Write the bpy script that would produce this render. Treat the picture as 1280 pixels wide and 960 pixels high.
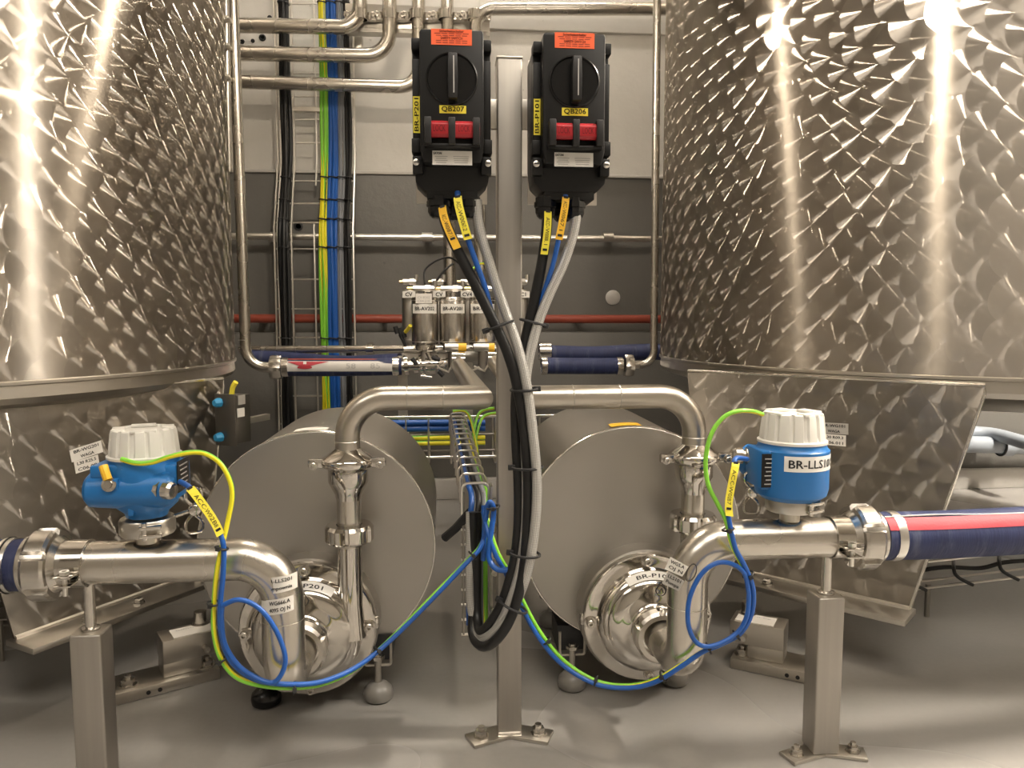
import bpy, bmesh, math, random
from mathutils import Vector, Matrix
random.seed(7)
for o in list(bpy.data.objects): bpy.data.objects.remove(o)
scn = bpy.context.scene
COL = scn.collection
PI = math.pi
# ---------------------------------------------------------------- camera
FPX, PITCH, YAW, CAMH = 960.0, math.radians(5.0), math.radians(5.0), 0.71
cam_d = bpy.data.cameras.new('camera'); cam_d.sensor_width = 36.0; cam_d.lens = 36.0*FPX/1280.0
cam_d.clip_start = 0.02
cam = bpy.data.objects.new('camera', cam_d); COL.objects.link(cam)
cam.location = (0, 0, CAMH); cam.rotation_euler = (PI/2-PITCH, 0, -YAW)
scn.camera = cam
# ---------------------------------------------------------------- world, exposure
w = bpy.data.worlds.new('world'); scn.world = w; w.use_nodes = True
bg = w.node_tree.nodes['Background']; bg.inputs[0].default_value = (1.0, 0.9, 0.78, 1); bg.inputs[1].default_value = 0.02
vs = scn.view_settings; vs.view_transform = 'Standard'; vs.look = 'None'; vs.gamma = 1.0; vs.use_curve_mapping = False
vs.exposure = 0.55
LAMP = 30.0
# room luminaires and two added soft fill panels: (x, y, z, length along x, width along y, power factor)
LAMPS = [(2.75, 1.25, 3.0, .12, .7, 30.0), (-2.0, -1.2, 3.05, 1.2, 1.2, .16), (.6, -.45, 3.05, 2.4, 1.0, .24), (.1, 2.8, 2.9, 1.2, .10, 1.35)]
# round pendant lamps between the tanks: (x, y, z of the globe, radiance)
PENDANTS = [(.66, 1.15, 1.42, 260.0), (-.22, 1.85, 1.70, 420.0)]
# ---------------------------------------------------------------- placing helpers
cp, sp, cy, sy = math.cos(PITCH), math.sin(PITCH), math.cos(YAW), math.sin(YAW)
FWD = Vector((sy*cp, cy*cp, -sp)); RGT = Vector((cy, -sy, 0)); UPV = RGT.cross(FWD)
CAM = Vector((0, 0, CAMH))
def P(u, v, y):
    "world point on the vertical plane at distance y from the viewer's wall line that shows at photo pixel (u, v)"
    d = FWD + RGT*((u-640)/FPX) + UPV*((480-v)/FPX)
    return CAM + d*(y/d.y)
def PZ(u, v, z):
    d = FWD + RGT*((u-640)/FPX) + UPV*((480-v)/FPX)
    return CAM + d*((z-CAMH)/d.z)
def S(u, v, y): return (P(u+1, v, y)-P(u, v, y)).x
# ---------------------------------------------------------------- mesh builder
def frame(o, z, x=None):
    z = Vector(z).normalized()
    if x is None: x = Vector((1, 0, 0)) if abs(z.x) < .9 else Vector((0, 1, 0))
    x = Vector(x); x = (x - z*x.dot(z)).normalized(); y = z.cross(x)
    m = Matrix((x, y, z)).transposed().to_4x4(); m.translation = Vector(o); return m
class MB:
    def __init__(s): s.v = []; s.f = []; s.uv = {}
    def add(s, vs, fs, M=None, uvs=None):
        b = len(s.v)
        s.v += [(M @ Vector(p)) if M else Vector(p) for p in vs]
        for i, f in enumerate(fs):
            if uvs: s.uv[len(s.f)] = uvs[i]
            s.f.append([b+k for k in f])
        return s
    def box(s, c, d, M=None):
        x, y, z = d[0]/2, d[1]/2, d[2]/2
        vs = [Vector(c)+Vector((i*x, j*y, k*z)) for i in (-1, 1) for j in (-1, 1) for k in (-1, 1)]
        return s.add(vs, [(0,1,3,2), (4,6,7,5), (0,4,5,1), (2,3,7,6), (0,2,6,4), (1,5,7,3)], M)
    def lathe(s, prof, M=None, n=32, rf=None, closed=False):
        "prof: (r, z) along local z; rf(theta, i) scales radius of profile point i"
        vs = []; fs = []; m = len(prof)
        for i, (r, z) in enumerate(prof):
            for k in range(n):
                a = 2*PI*k/n; q = r*(rf(a, i) if rf else 1)
                vs.append((q*math.cos(a), q*math.sin(a), z))
        for i in range(m if closed else m-1):
            j = (i+1) % m
            for k in range(n):
                l = (k+1) % n
                fs.append((i*n+k, i*n+l, j*n+l, j*n+k))
        if not closed:
            if prof[0][0] > 1e-6: fs.append(tuple(range(n-1, -1, -1)))
            if prof[-1][0] > 1e-6: fs.append(tuple((m-1)*n+k for k in range(n)))
        return s.add(vs, fs, M)
    def cyl(s, a, b, r, n=24, r2=None):
        a, b = Vector(a), Vector(b)
        return s.lathe([(r, 0), (r if r2 is None else r2, (b-a).length)], frame(a, b-a), n)
    def tube(s, pts, r, n=12, caps=True, closed=False):
        pts = [Vector(p) for p in pts]; m = len(pts)
        T = []
        for i in range(m):
            if closed: t = pts[(i+1) % m]-pts[i-1]
            else: t = pts[min(i+1, m-1)]-pts[max(i-1, 0)]
            T.append(t.normalized())
        ref = Vector((0, 0, 1)) if abs(T[0].z) < .9 else Vector((1, 0, 0))
        nrm = (ref - T[0]*ref.dot(T[0])).normalized()
        vs = []; L = 0; Ls = []
        for i in range(m):
            if i: 
                q = T[i-1].rotation_difference(T[i]); nrm = q @ nrm; L += (pts[i]-pts[i-1]).length
            nrm = (nrm - T[i]*nrm.dot(T[i])).normalized(); bn = T[i].cross(nrm); Ls.append(L)
            rr = r(i/(m-1)) if callable(r) else r
            for k in range(n):
                a = 2*PI*k/n; vs.append(pts[i] + (nrm*math.cos(a)+bn*math.sin(a))*rr)
        fs = []; uvs = []
        for i in range(m if closed else m-1):
            j = (i+1) % m
            for k in range(n):
                l = (k+1) % n
                fs.append((i*n+k, i*n+l, j*n+l, j*n+k))
                lj = Ls[j] if j else L
                uvs.append(((k/n, Ls[i]), ((k+1)/n, Ls[i]), ((k+1)/n, lj), (k/n, lj)))
        if caps and not closed:
            fs.append(tuple(range(n-1, -1, -1))); uvs.append([(0, 0)]*n)
            fs.append(tuple((m-1)*n+k for k in range(n))); uvs.append([(0, 0)]*n)
        return s.add(vs, fs, None, uvs)
    def prism(s, poly, t, M=None):
        "poly in local xy, extruded from z=0 to z=t"
        n = len(poly)
        vs = [(x, y, 0) for x, y in poly]+[(x, y, t) for x, y in poly]
        fs = [tuple(range(n-1, -1, -1)), tuple(range(n, 2*n))]+[(k, (k+1) % n, n+(k+1) % n, n+k) for k in range(n)]
        return s.add(vs, fs, M)
    def torus(s, c, ax, R, r, n=24, m=8, M=None):
        fr = frame(c, ax)
        return s.lathe([(R+r*math.cos(2*PI*k/m), r*math.sin(2*PI*k/m)) for k in range(m)], fr, n, closed=True)
    def build(s, name, mat, parent=None, bevel=0, seg=2, ang=35, local=False, smooth=True, origin=None):
        off = Vector((0, 0, 0))
        if parent is not None and not local:
            p = parent
            while p is not None: off += p.location; p = p.parent
        if parent is None:
            if origin is None:
                xs = [p.x for p in s.v]; ys = [p.y for p in s.v]; zs = [p.z for p in s.v]
                origin = Vector(((min(xs)+max(xs))/2, (min(ys)+max(ys))/2, min(zs)))
            off = Vector(origin)
        me = bpy.data.meshes.new(name)
        me.from_pydata([p-off for p in s.v], [], s.f)
        if s.uv:
            ul = me.uv_layers.new(name='UVMap')
            for p in me.polygons:
                q = s.uv.get(p.index)
                if q:
                    for li, t in zip(p.loop_indices, q): ul.data[li].uv = t
        bm = bmesh.new(); bm.from_mesh(me)
        if bevel:
            ed = [e for e in bm.edges if len(e.link_faces) == 2 and e.calc_face_angle(0) > math.radians(30)]
            bmesh.ops.bevel(bm, geom=ed, offset=bevel, segments=seg, affect='EDGES', profile=.5, clamp_overlap=True)
        bmesh.ops.recalc_face_normals(bm, faces=bm.faces)
        bm.to_mesh(me); bm.free()
        if smooth:
            me.polygons.foreach_set('use_smooth', [True]*len(me.polygons))
            me.set_sharp_from_angle(angle=math.radians(ang))
        me.materials.append(mat)
        o = bpy.data.objects.new(name, me); COL.objects.link(o)
        if parent is not None: o.parent = parent
        else: o.location = off
        return o
def tag(o, label=None, cat=None, group=None, kind=None):
    if label: o['label'] = label
    if cat: o['category'] = cat
    if group: o['group'] = group
    if kind: o['kind'] = kind
    return o
def thing(name, label, cat, loc, group=None):
    o = bpy.data.objects.new(name, None); COL.objects.link(o); o.location = Vector(loc)
    o.empty_display_size = .05
    return tag(o, label, cat, group)
def spline(pts, k=8):
    pts = [Vector(p) for p in pts]; out = []
    for i in range(len(pts)-1):
        a = pts[max(i-1, 0)]; b = pts[i]; c = pts[i+1]; d = pts[min(i+2, len(pts)-1)]
        for j in range(k):
            t = j/k
            out.append(.5*((2*b)+(c-a)*t+(2*a-5*b+4*c-d)*t*t+(3*b-a-3*c+d)*t**3))
    out.append(pts[-1]); return out
def fillet(pts, R, k=10):
    "polyline with rounded corners (pipe bends)"
    pts = [Vector(p) for p in pts]; out = [pts[0]]
    for i in range(1, len(pts)-1):
        a, b, c = pts[i-1], pts[i], pts[i+1]
        d1 = (a-b).normalized(); d2 = (c-b).normalized(); ang = d1.angle(d2)
        r = R[i-1] if isinstance(R, (list, tuple)) else R
        t = min(r/math.tan(ang/2), (a-b).length*.49 if i > 1 else (a-b).length*.98, (c-b).length*.98 if i == len(pts)-2 else (c-b).length*.49)
        r = t*math.tan(ang/2)
        cc = b + (d1+d2).normalized()*(r/math.sin(ang/2))
        s0 = b+d1*t-cc; s1 = b+d2*t-cc
        tot = s0.angle(s1); axis = s0.cross(s1).normalized()
        for j in range(k+1): out.append(cc + Matrix.Rotation(tot*j/k, 3, axis) @ s0)
    out.append(pts[-1]); return out
def rrect(wd, ht, r, k=4):
    o = []
    for cx, cz, a0 in ((wd/2-r, ht/2-r, 0), (-wd/2+r, ht/2-r, PI/2), (-wd/2+r, -ht/2+r, PI), (wd/2-r, -ht/2+r, 1.5*PI)):
        for j in range(k+1):
            a = a0+PI/2*j/k; o.append((cx+r*math.cos(a), cz+r*math.sin(a)))
    return o
FRONT = Matrix(((1,0,0,0), (0,0,-1,0), (0,1,0,0), (0,0,0,1)))   # local xy -> world xz, local z towards the viewer
def face(o): m = FRONT.copy(); m.translation = Vector(o); return m
_txt = {}
def text_mesh(st):
    if st in _txt: return _txt[st]
    c = bpy.data.curves.new('t', 'FONT'); c.body = st; c.size = 1.0; c.align_x = 'CENTER'; c.align_y = 'CENTER'; c.resolution_u = 2
    o = bpy.data.objects.new('t', c); COL.objects.link(o)
    dg = bpy.context.evaluated_depsgraph_get(); dg.update()
    me = bpy.data.meshes.new_from_object(o.evaluated_get(dg))
    vs = [v.co.copy() for v in me.vertices]; fs = [tuple(p.vertices) for p in me.polygons]
    bpy.data.objects.remove(o); bpy.data.curves.remove(c); bpy.data.meshes.remove(me)
    _txt[st] = (vs, fs); return vs, fs
def text(st, size, fn, parent, mat, width=None, bold=0, local=False):
    "fn maps (x, y) on the label to a world point"
    vs, fs = text_mesh(st); mb = MB()
    if not vs: return
    x0 = min(p.x for p in vs); x1 = max(p.x for p in vs)
    sx = size if width is None else width/(x1-x0)
    ym = (min(p.y for p in vs)+max(p.y for p in vs))/2; xm = (x0+x1)/2
    offs = [(0, 0)] if not bold else [(-bold, 0), (bold, 0), (0, bold)]
    for ox, oy in offs:
        mb.add([fn((p.x-xm)*sx+ox, (p.y-ym)*size+oy) for p in vs], fs)
    return mb.build('lettering', mat, parent, smooth=False, local=local)
# ---------------------------------------------------------------- materials
class NT:
    def __init__(s, name):
        s.m = bpy.data.materials.new(name); s.m.use_nodes = True; s.t = s.m.node_tree; s.b = s.t.nodes['Principled BSDF']
    def n(s, typ, **kw):
        nd = s.t.nodes.new(typ)
        for k, v in kw.items(): setattr(nd, k, v)
        return nd
    def l(s, a, b): s.t.links.new(a, b)
    def put(s, inp, val):
        if isinstance(val, (int, float)): inp.default_value = val
        elif isinstance(val, (tuple, list)): inp.default_value = val
        else: s.l(val, inp)
    def math(s, op, *a):
        nd = s.n('ShaderNodeMath', operation=op)
        for i, x in enumerate(a): s.put(nd.inputs[i], x)
        return nd.outputs[0]
    def vec(s, op, *a, out=0):
        nd = s.n('ShaderNodeVectorMath', operation=op)
        for i, x in enumerate(a):
            if op == 'SCALE' and i == 1: s.put(nd.inputs['Scale'], x)
            else: s.put(nd.inputs[i], x)
        return nd.outputs[out]
    def mixf(s, f, a, b):
        nd = s.n('ShaderNodeMix', data_type='FLOAT'); s.put(nd.inputs[0], f); s.put(nd.inputs[2], a); s.put(nd.inputs[3], b); return nd.outputs[0]
    def mixc(s, f, a, b):
        nd = s.n('ShaderNodeMix', data_type='RGBA'); s.put(nd.inputs[0], f); s.put(nd.inputs[6], a); s.put(nd.inputs[7], b); return nd.outputs[2]
    def noise(s, scale, detail=3, rough=.55, vec=None, out=0):
        nd = s.n('ShaderNodeTexNoise'); nd.inputs['Scale'].default_value = scale; nd.inputs['Detail'].default_value = detail
        nd.inputs['Roughness'].default_value = rough
        if vec is not None: s.l(vec, nd.inputs['Vector'])
        return nd.outputs[out]
    def coord(s, which='Object'): return s.n('ShaderNodeTexCoord').outputs[which]
    def scaled(s, vec, sc):
        mp = s.n('ShaderNodeMapping'); s.l(vec, mp.inputs[0]); mp.inputs['Scale'].default_value = sc; return mp.outputs[0]
    def ramp(s, f, stops):
        r = s.n('ShaderNodeValToRGB'); s.l(f, r.inputs[0]); e = r.color_ramp.elements
        while len(e) < len(stops): e.new(.5)
        for k, (p, c) in enumerate(stops): e[k].position = p; e[k].color = c if len(c) == 4 else (*c, 1)
        return r.outputs[0]
    def bump(s, h, st, dist=.002):
        b = s.n('ShaderNodeBump'); b.inputs['Strength'].default_value = st; b.inputs['Distance'].default_value = dist
        s.l(h, b.inputs['Height']); s.l(b.outputs[0], s.b.inputs['Normal'])
    def set(s, **kw):
        for k, v in kw.items(): s.put(s.b.inputs[k.replace('_', ' ')], v)
        return s
def plastic(name, col, rough=.45, spec=.5, bump=0, bs=300):
    t = NT(name); c = t.coord()
    n = t.noise(14, 3, vec=c)
    a = tuple(x*.88 for x in col[:3])+(1,); b = tuple(min(1, x*1.1) for x in col[:3])+(1,)
    t.set(Base_Color=t.mixc(n, a, b), Roughness=rough, Specular_IOR_Level=spec)
    if bump: t.bump(t.noise(bs, 2, vec=c), bump, .001)
    return t.m
def steel(name, col=(.60, .565, .51), rough=.2, streak=(1, 1, 1), var=.12, sc=18, bump=0):
    t = NT(name); c = t.scaled(t.coord(), streak)
    n = t.noise(sc, 2, .5, c)
    a = tuple(x*(1-var) for x in col)+(1,); b = tuple(min(1, x*(1+var)) for x in col)+(1,)
    r = t.math('MULTIPLY_ADD', n, rough*.2, rough*.9)
    t.set(Base_Color=t.mixc(n, a, b), Roughness=r, Metallic=1.0)
    if bump: t.bump(t.noise(sc*8, 3, .6, c), bump, .0006)
    return t.m
MT = {}
MT['pipe'] = steel('pipe_steel', rough=.27, sc=8, var=.03)
MT['pipe_old'] = steel('stained_pipe_steel', (.54, .50, .44), .30, sc=6, var=.04)
MT['polish'] = steel('polished_steel', (.64, .61, .565), .10, sc=10, var=.06)
MT['cast'] = steel('machined_steel', (.58, .55, .505), .24, sc=30)
MT['satin'] = steel('satin_steel', (.52, .495, .455), .38, (1, 1, .12), .08, 60)
MT['post'] = steel('post_steel', (.42, .395, .36), .50, (60, 60, 1.5), .10, 2.5)
MT['drum'] = steel('drum_steel', (.44, .42, .39), .42, (1, 1, 1), .10, 5)
MT['drumedge'] = steel('drum_edge_steel', (.75, .72, .67), .2)
MT['wire'] = steel('zinc_wire', (.78, .75, .70), .3, sc=40)
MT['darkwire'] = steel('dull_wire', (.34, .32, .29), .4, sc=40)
MT['plate'] = steel('plate_steel', (.54, .51, .46), .34, sc=12)
MT['brass'] = steel('brass', (.72, .55, .27), .25)
MT['black'] = plastic('black_plastic', (.006, .006, .0062), .45, .35)
MT['blackgloss'] = plastic('black_gloss_plastic', (.005, .005, .0055), .25, .4)
MT['knob'] = plastic('knob_plastic', (.016, .0155, .016), .40, .4)
MT['rubber'] = plastic('black_rubber', (.014, .014, .015), .55)
MT['blackcable'] = plastic('black_cable', (.009, .009, .0095), .40, .4)
MT['redlock'] = plastic('red_plastic', (.40, .012, .02), .38)
MT['orange'] = plastic('orange_label', (.90, .14, .045), .5)
MT['yellow'] = plastic('yellow_label', (.86, .74, .06), .5)
MT['amber'] = plastic('amber_label', (.86, .50, .035), .45)
MT['white'] = plastic('white_label', (.80, .78, .74), .5)
MT['paper'] = plastic('paper_tape', (.74, .71, .66), .7)
MT['greytape'] = plastic('grey_tape', (.40, .38, .35), .6)
MT['ink'] = plastic('black_ink', (.012, .012, .013), .6)
MT['inkred'] = plastic('dark_red_ink', (.22, .02, .01), .6)
MT['lockink'] = plastic('embossed_red', (.09, .002, .004), .4)
MT['faint'] = plastic('faded_ink', (.42, .41, .40), .6)
MT['bluepaint'] = plastic('blue_enamel', (.012, .145, .42), .35, bump=.05, bs=500)
MT['bluegland'] = plastic('blue_gland', (.03, .28, .55), .4)
MT['cover'] = plastic('grey_cover_plastic', (.66, .645, .60), .45)
MT['bluecable'] = plastic('blue_cable', (.010, .088, .37), .38)
MT['greycable'] = plastic('grey_cable', (.20, .21, .23), .5)
MT['redpaint'] = plastic('red_pipe_paint', (.30, .055, .030), .45)
MT['pvc'] = plastic('grey_pvc', (.30, .33, .37), .4)
MT['hosered'] = plastic('hose_red', (.40, .028, .045), .6, bump=.3, bs=200)
MT['hosewhite'] = plastic('hose_white', (.62, .60, .57), .5)
MT['whiteplastic'] = plastic('white_enamel', (.82, .81, .78), .4)
MT['footgrey'] = plastic('painted_foot', (.19, .18, .165), .3)
def yg():
    t = NT('green_yellow_cable'); uv = t.coord('UV')
    sx = t.n('ShaderNodeSeparateXYZ'); t.l(uv, sx.inputs[0])
    u = t.math('ADD', sx.outputs[0], t.math('MULTIPLY', sx.outputs[1], 1.25))
    f = t.math('FRACT', u)
    s = t.math('GREATER_THAN', t.math('ABSOLUTE', t.math('SUBTRACT', f, .5)), .22)
    t.set(Base_Color=t.mixc(s, (.78, .70, .02, 1), (.22, .58, .045, 1)), Roughness=.38); return t.m
MT['yg'] = yg()
def braid():
    t = NT('braided_cable'); uv = t.coord('UV')
    sx = t.n('ShaderNodeSeparateXYZ'); t.l(uv, sx.inputs[0])
    a = t.math('SINE', t.math('ADD', t.math('MULTIPLY', sx.outputs[0], 2*PI*9), t.math('MULTIPLY', sx.outputs[1], 2*PI*210)))
    b = t.math('SINE', t.math('SUBTRACT', t.math('MULTIPLY', sx.outputs[0], 2*PI*9), t.math('MULTIPLY', sx.outputs[1], 2*PI*210)))
    h = t.math('MULTIPLY', a, b); f = t.math('MULTIPLY_ADD', h, .5, .5)
    t.set(Base_Color=t.mixc(f, (.24, .235, .225, 1), (.66, .65, .62, 1)), Roughness=.3, Metallic=.45, Coat_Weight=.5, Coat_Roughness=.15)
    t.bump(f, .4, .0008); return t.m
MT['braid'] = braid()
def hose():
    t = NT('blue_hose'); c = t.coord(); n = t.noise(6, 4, .6, t.scaled(c, (9, 1.5, 1.5)))
    col = t.mixc(n, (.006, .010, .045, 1), (.026, .038, .12, 1))
    wear = t.ramp(t.noise(5, 5, .7, t.scaled(c, (7, 1.2, 1.6))), [(.55, (0, 0, 0)), (.75, (1, 1, 1))])
    t.set(Base_Color=t.mixc(t.math('MULTIPLY', wear, .45), col, (.16, .18, .25, 1)), Roughness=.62)
    t.bump(t.noise(30, 3, .6, t.scaled(c, (10, 1, 1))), .35, .002); return t.m
MT['hose'] = hose()
MT['boxdark'] = steel('dull_box_steel', (.20, .19, .175), .4)
def perlage(name, r=.047, cu=.031, pv=.078, col=(.45, .41, .36), rough=.21, tilt=.012, fan=.62, smooth=.36, aniso=.87):
    "circle-polished sheet: overlapping discs of concentric scratches, each column lapping over the one before it"
    t = NT(name); uv = t.coord('UV'); sx = t.n('ShaderNodeSeparateXYZ')
    wob = t.vec('SCALE', t.vec('SUBTRACT', t.noise(5, 2, .5, uv, out=1), (.5, .5, .5)), .02)
    t.l(t.vec('ADD', uv, wob), sx.inputs[0]); U, V = sx.outputs[0], sx.outputs[1]
    u = t.math('DIVIDE', U, cu); k0 = t.math('FLOOR', t.math('ADD', u, r/cu+.25))
    DU, DV, IN, ID = [], [], [], []
    for i in range(4):
        k = t.math('SUBTRACT', k0, float(i))
        half = t.math('MULTIPLY', t.math('FLOORED_MODULO', k, 2.0), .5)
        jit = t.math('MULTIPLY', t.math('SINE', t.math('MULTIPLY', k, 12.9)), .12)
        vv = t.math('SUBTRACT', t.math('SUBTRACT', t.math('DIVIDE', V, pv), half), jit)
        row = t.math('ROUND', vv)
        idn = t.math('ADD', t.math('MULTIPLY', k, 7.31), t.math('MULTIPLY', row, 3.17))
        wn = t.n('ShaderNodeTexWhiteNoise', noise_dimensions='1D'); t.l(idn, wn.inputs['W'])
        sp3 = t.n('ShaderNodeSeparateXYZ'); t.l(wn.outputs['Color'], sp3.inputs[0])
        du = t.math('ADD', t.math('MULTIPLY', t.math('SUBTRACT', u, k), cu), t.math('MULTIPLY_ADD', sp3.outputs[0], .014, -.007))
        dv = t.math('ADD', t.math('MULTIPLY', t.math('SUBTRACT', vv, row), pv), t.math('MULTIPLY_ADD', sp3.outputs[1], .018, -.009))
        d2 = t.math('ADD', t.math('MULTIPLY', du, du), t.math('MULTIPLY', dv, dv))
        DU.append(du); DV.append(dv); IN.append(t.math('LESS_THAN', d2, r*r)); ID.append(idn)
    du, dv, idn = DU[3], DV[3], ID[3]
    for i in (2, 1, 0):
        du = t.mixf(IN[i], du, DU[i]); dv = t.mixf(IN[i], dv, DV[i]); idn = t.mixf(IN[i], idn, ID[i])
    wn = t.n('ShaderNodeTexWhiteNoise', noise_dimensions='1D'); t.l(idn, wn.inputs['W'])
    geo = t.n('ShaderNodeNewGeometry'); N = geo.outputs['Normal']
    T = t.vec('NORMALIZE', t.vec('CROSS_PRODUCT', (0, 0, 1), N)); B = t.vec('CROSS_PRODUCT', N, T)
    tang = t.vec('NORMALIZE', t.vec('ADD', t.vec('SCALE', T, t.math('MULTIPLY', dv, -1.0)), t.vec('SCALE', B, du)))
    rnd = t.vec('SUBTRACT', wn.outputs['Color'], (.5, .5, .5))
    big = t.vec('SUBTRACT', t.noise(1.6, 2, .5, uv, out=1), (.5, .5, .5))
    N2 = t.vec('NORMALIZE', t.vec('ADD', N, t.vec('ADD', t.vec('SCALE', rnd, tilt), t.vec('SCALE', big, .07))))
    n = t.noise(3, 4, .6, uv)
    rg = t.math('ADD', t.math('MULTIPLY_ADD', n, .06, rough-.03), t.math('MULTIPLY', wn.outputs['Value'], .03))
    cc = tuple(x*.88 for x in col)+(1,); c2 = tuple(min(1, x*1.10) for x in col)+(1,)
    colr = t.mixc(wn.outputs['Value'], cc, c2)
    an = t.n('ShaderNodeBsdfAnisotropic'); t.l(colr, an.inputs['Color']); t.l(rg, an.inputs['Roughness'])
    an.inputs['Anisotropy'].default_value = aniso; t.l(tang, an.inputs['Tangent']); t.l(N2, an.inputs['Normal'])
    # the sheet's own vertical rolling grain under the circles
    b2 = t.n('ShaderNodeBsdfAnisotropic'); t.l(colr, b2.inputs['Color']); b2.inputs['Roughness'].default_value = smooth
    b2.inputs['Anisotropy'].default_value = .75; t.l(T, b2.inputs['Tangent']); t.l(N2, b2.inputs['Normal'])
    mx = t.n('ShaderNodeMixShader'); mx.inputs[0].default_value = fan; t.l(b2.outputs[0], mx.inputs[1]); t.l(an.outputs[0], mx.inputs[2])
    t.l(mx.outputs[0], t.t.nodes['Material Output'].inputs['Surface']); return t.m
MT['perl'] = perlage('circle_polished_steel')
MT['clampcast'] = steel('brushed_clamp_steel', (.55, .52, .475), .30, sc=25)
MT['perl_plate'] = perlage('circle_polished_plate', col=(.36, .33, .29), rough=.24, smooth=.40)
def floor_mat():
    t = NT('floor_epoxy'); c = t.coord(); n = t.noise(1.1, 1, .5, c); n2 = t.noise(90, 2, .5, c)
    col = t.mixc(n2, (.243, .231, .215, 1), (.265, .252, .236, 1))
    t.set(Base_Color=col, Roughness=t.math('MULTIPLY_ADD', n, .10, .22), Specular_IOR_Level=.5)
    t.bump(n2, .03, .001); return t.m
MT['floor'] = floor_mat()
def wall_mat(name, a, b, rough=.6, bs=.25):
    t = NT(name); c = t.coord(); n = t.noise(2.6, 5, .65, c); n2 = t.noise(16, 5, .7, c)
    col = t.mixc(t.math('MULTIPLY_ADD', n2, .5, t.math('MULTIPLY', n, .5)), a, b)
    pit = t.math('GREATER_THAN', t.noise(30, 2, .5, c), .76)
    t.set(Base_Color=t.mixc(t.math('MULTIPLY', pit, .5), col, tuple(x*.55 for x in a[:3])+(1,)), Roughness=rough)
    t.bump(n2, bs, .006); return t.m
MT['wallw'] = wall_mat('white_concrete', (.56, .535, .49, 1), (.70, .675, .63, 1))
MT['wallg'] = wall_mat('grey_painted_concrete', (.125, .12, .108, 1), (.165, .158, .145, 1), .42, .35)
MT['plinth'] = wall_mat('pale_plinth', (.42, .40, .37, 1), (.60, .575, .54, 1), .5, .4)
MT['ceil'] = wall_mat('ceiling_paint', (.42, .39, .34, 1), (.50, .47, .42, 1))
MT['wallroom'] = wall_mat('room_wall', (.26, .24, .21, 1), (.34, .315, .275, 1))
def emit(name, col, st):
    t = NT(name); t.set(Base_Color=(.9, .9, .9, 1), Emission_Color=col, Emission_Strength=st); return t.m
# ---------------------------------------------------------------- the room
RX0, RX1, RY0, RY1, RZ = -3.1, 3.6, -3.2, 3.15, 3.15
LEDGE_Y = 3.07
def struct(mb, name, mat, **k): return tag(mb.build(name, mat, **k), kind='structure')
struct(MB().box(((RX0+RX1)/2, (RY0+RY1)/2, -.05), (RX1-RX0, RY1-RY0, .1)), 'floor', MT['floor'])
struct(MB().box(((RX0+RX1)/2, (RY0+RY1)/2, RZ+.05), (RX1-RX0, RY1-RY0, .1)), 'ceiling', MT['ceil'])
struct(MB().box((RX0-.05, (RY0+RY1)/2, RZ/2), (.1, RY1-RY0, RZ)), 'wall_left', MT['wallroom'])
struct(MB().box((RX1+.05, (RY0+RY1)/2, RZ/2), (.1, RY1-RY0, RZ)), 'wall_right', MT['wallroom'])
struct(MB().box(((RX0+RX1)/2, RY0-.05, RZ/2), (RX1-RX0, .1, RZ)), 'wall_front', MT['wallroom'])
wb = struct(MB().box(((RX0+RX1)/2, RY1+.05, RZ/2), (RX1-RX0, .1, RZ)), 'wall_back', MT['wallw'])
zl = P(450, 216, LEDGE_Y).z
lower = MB().box(((RX0+RX1)/2, (LEDGE_Y+RY1)/2, zl/2), (RX1-RX0, RY1-LEDGE_Y, zl)).build('lower_wall', MT['wallg'], wb)
MB().box(((RX0+RX1)/2, LEDGE_Y-.004, zl), (RX1-RX0, .016, .012)).build('ledge_strip', MT['plinth'], wb, bevel=.003)
zb = P(700, 415, 2.98).z
struct(MB().box(((RX0+RX1)/2, (2.99+LEDGE_Y)/2, zb/2), (RX1-RX0, LEDGE_Y-2.99, zb)), 'trim_1', MT['wallg'], bevel=.006)
for x0, x1 in ((-3.1, -1.3), (-1.295, .5), (.505, 1.99), (1.995, 2.45), (2.455, 3.6)):
    pass
bb = thing('baseboard_back', None, None, (0, 2.975, 0)); bb['kind'] = 'structure'
for x0, x1 in ((-3.1, -1.3), (-1.295, .5), (.505, 2.02), (2.026, 3.6)):
    MB().box(((x0+x1)/2, 2.972, .04), (x1-x0, .035, .08)).build('plinth_block', MT['plinth'], bb, bevel=.004)
# raised band on the upper wall and the round plug in the lower wall
xr0 = P(600, 44, 3.14).x; MB().box(((xr0+RX1)/2, 3.142, P(775, 42, 3.14).z+.15), (RX1-xr0, .02, .3)).build('wall_band', MT['wallw'], wb, bevel=.003)
MB().lathe([(.030, 0), (.030, .004), (.024, .008), (0, .008)], frame(P(766, 372, LEDGE_Y), (0, -1, 0)), 28).build('wall_plug', MT['plinth'], lower)
for u, v, r in ((373, 283, .012), (303, 52, .006), (316, 51, .005), (328, 47, .009), (337, 22, .006), (803, 6, .006)):
    yy = LEDGE_Y if v > 216 else RY1
    MB().lathe([(r*1.5, -.002), (r*1.5, .001), (r, .002), (r*.8, -.001), (0, -.001)], frame(P(u, v, yy-.001), (0, -1, 0)), 12).build('drill_hole', MT['rubber'], wb)
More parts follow.
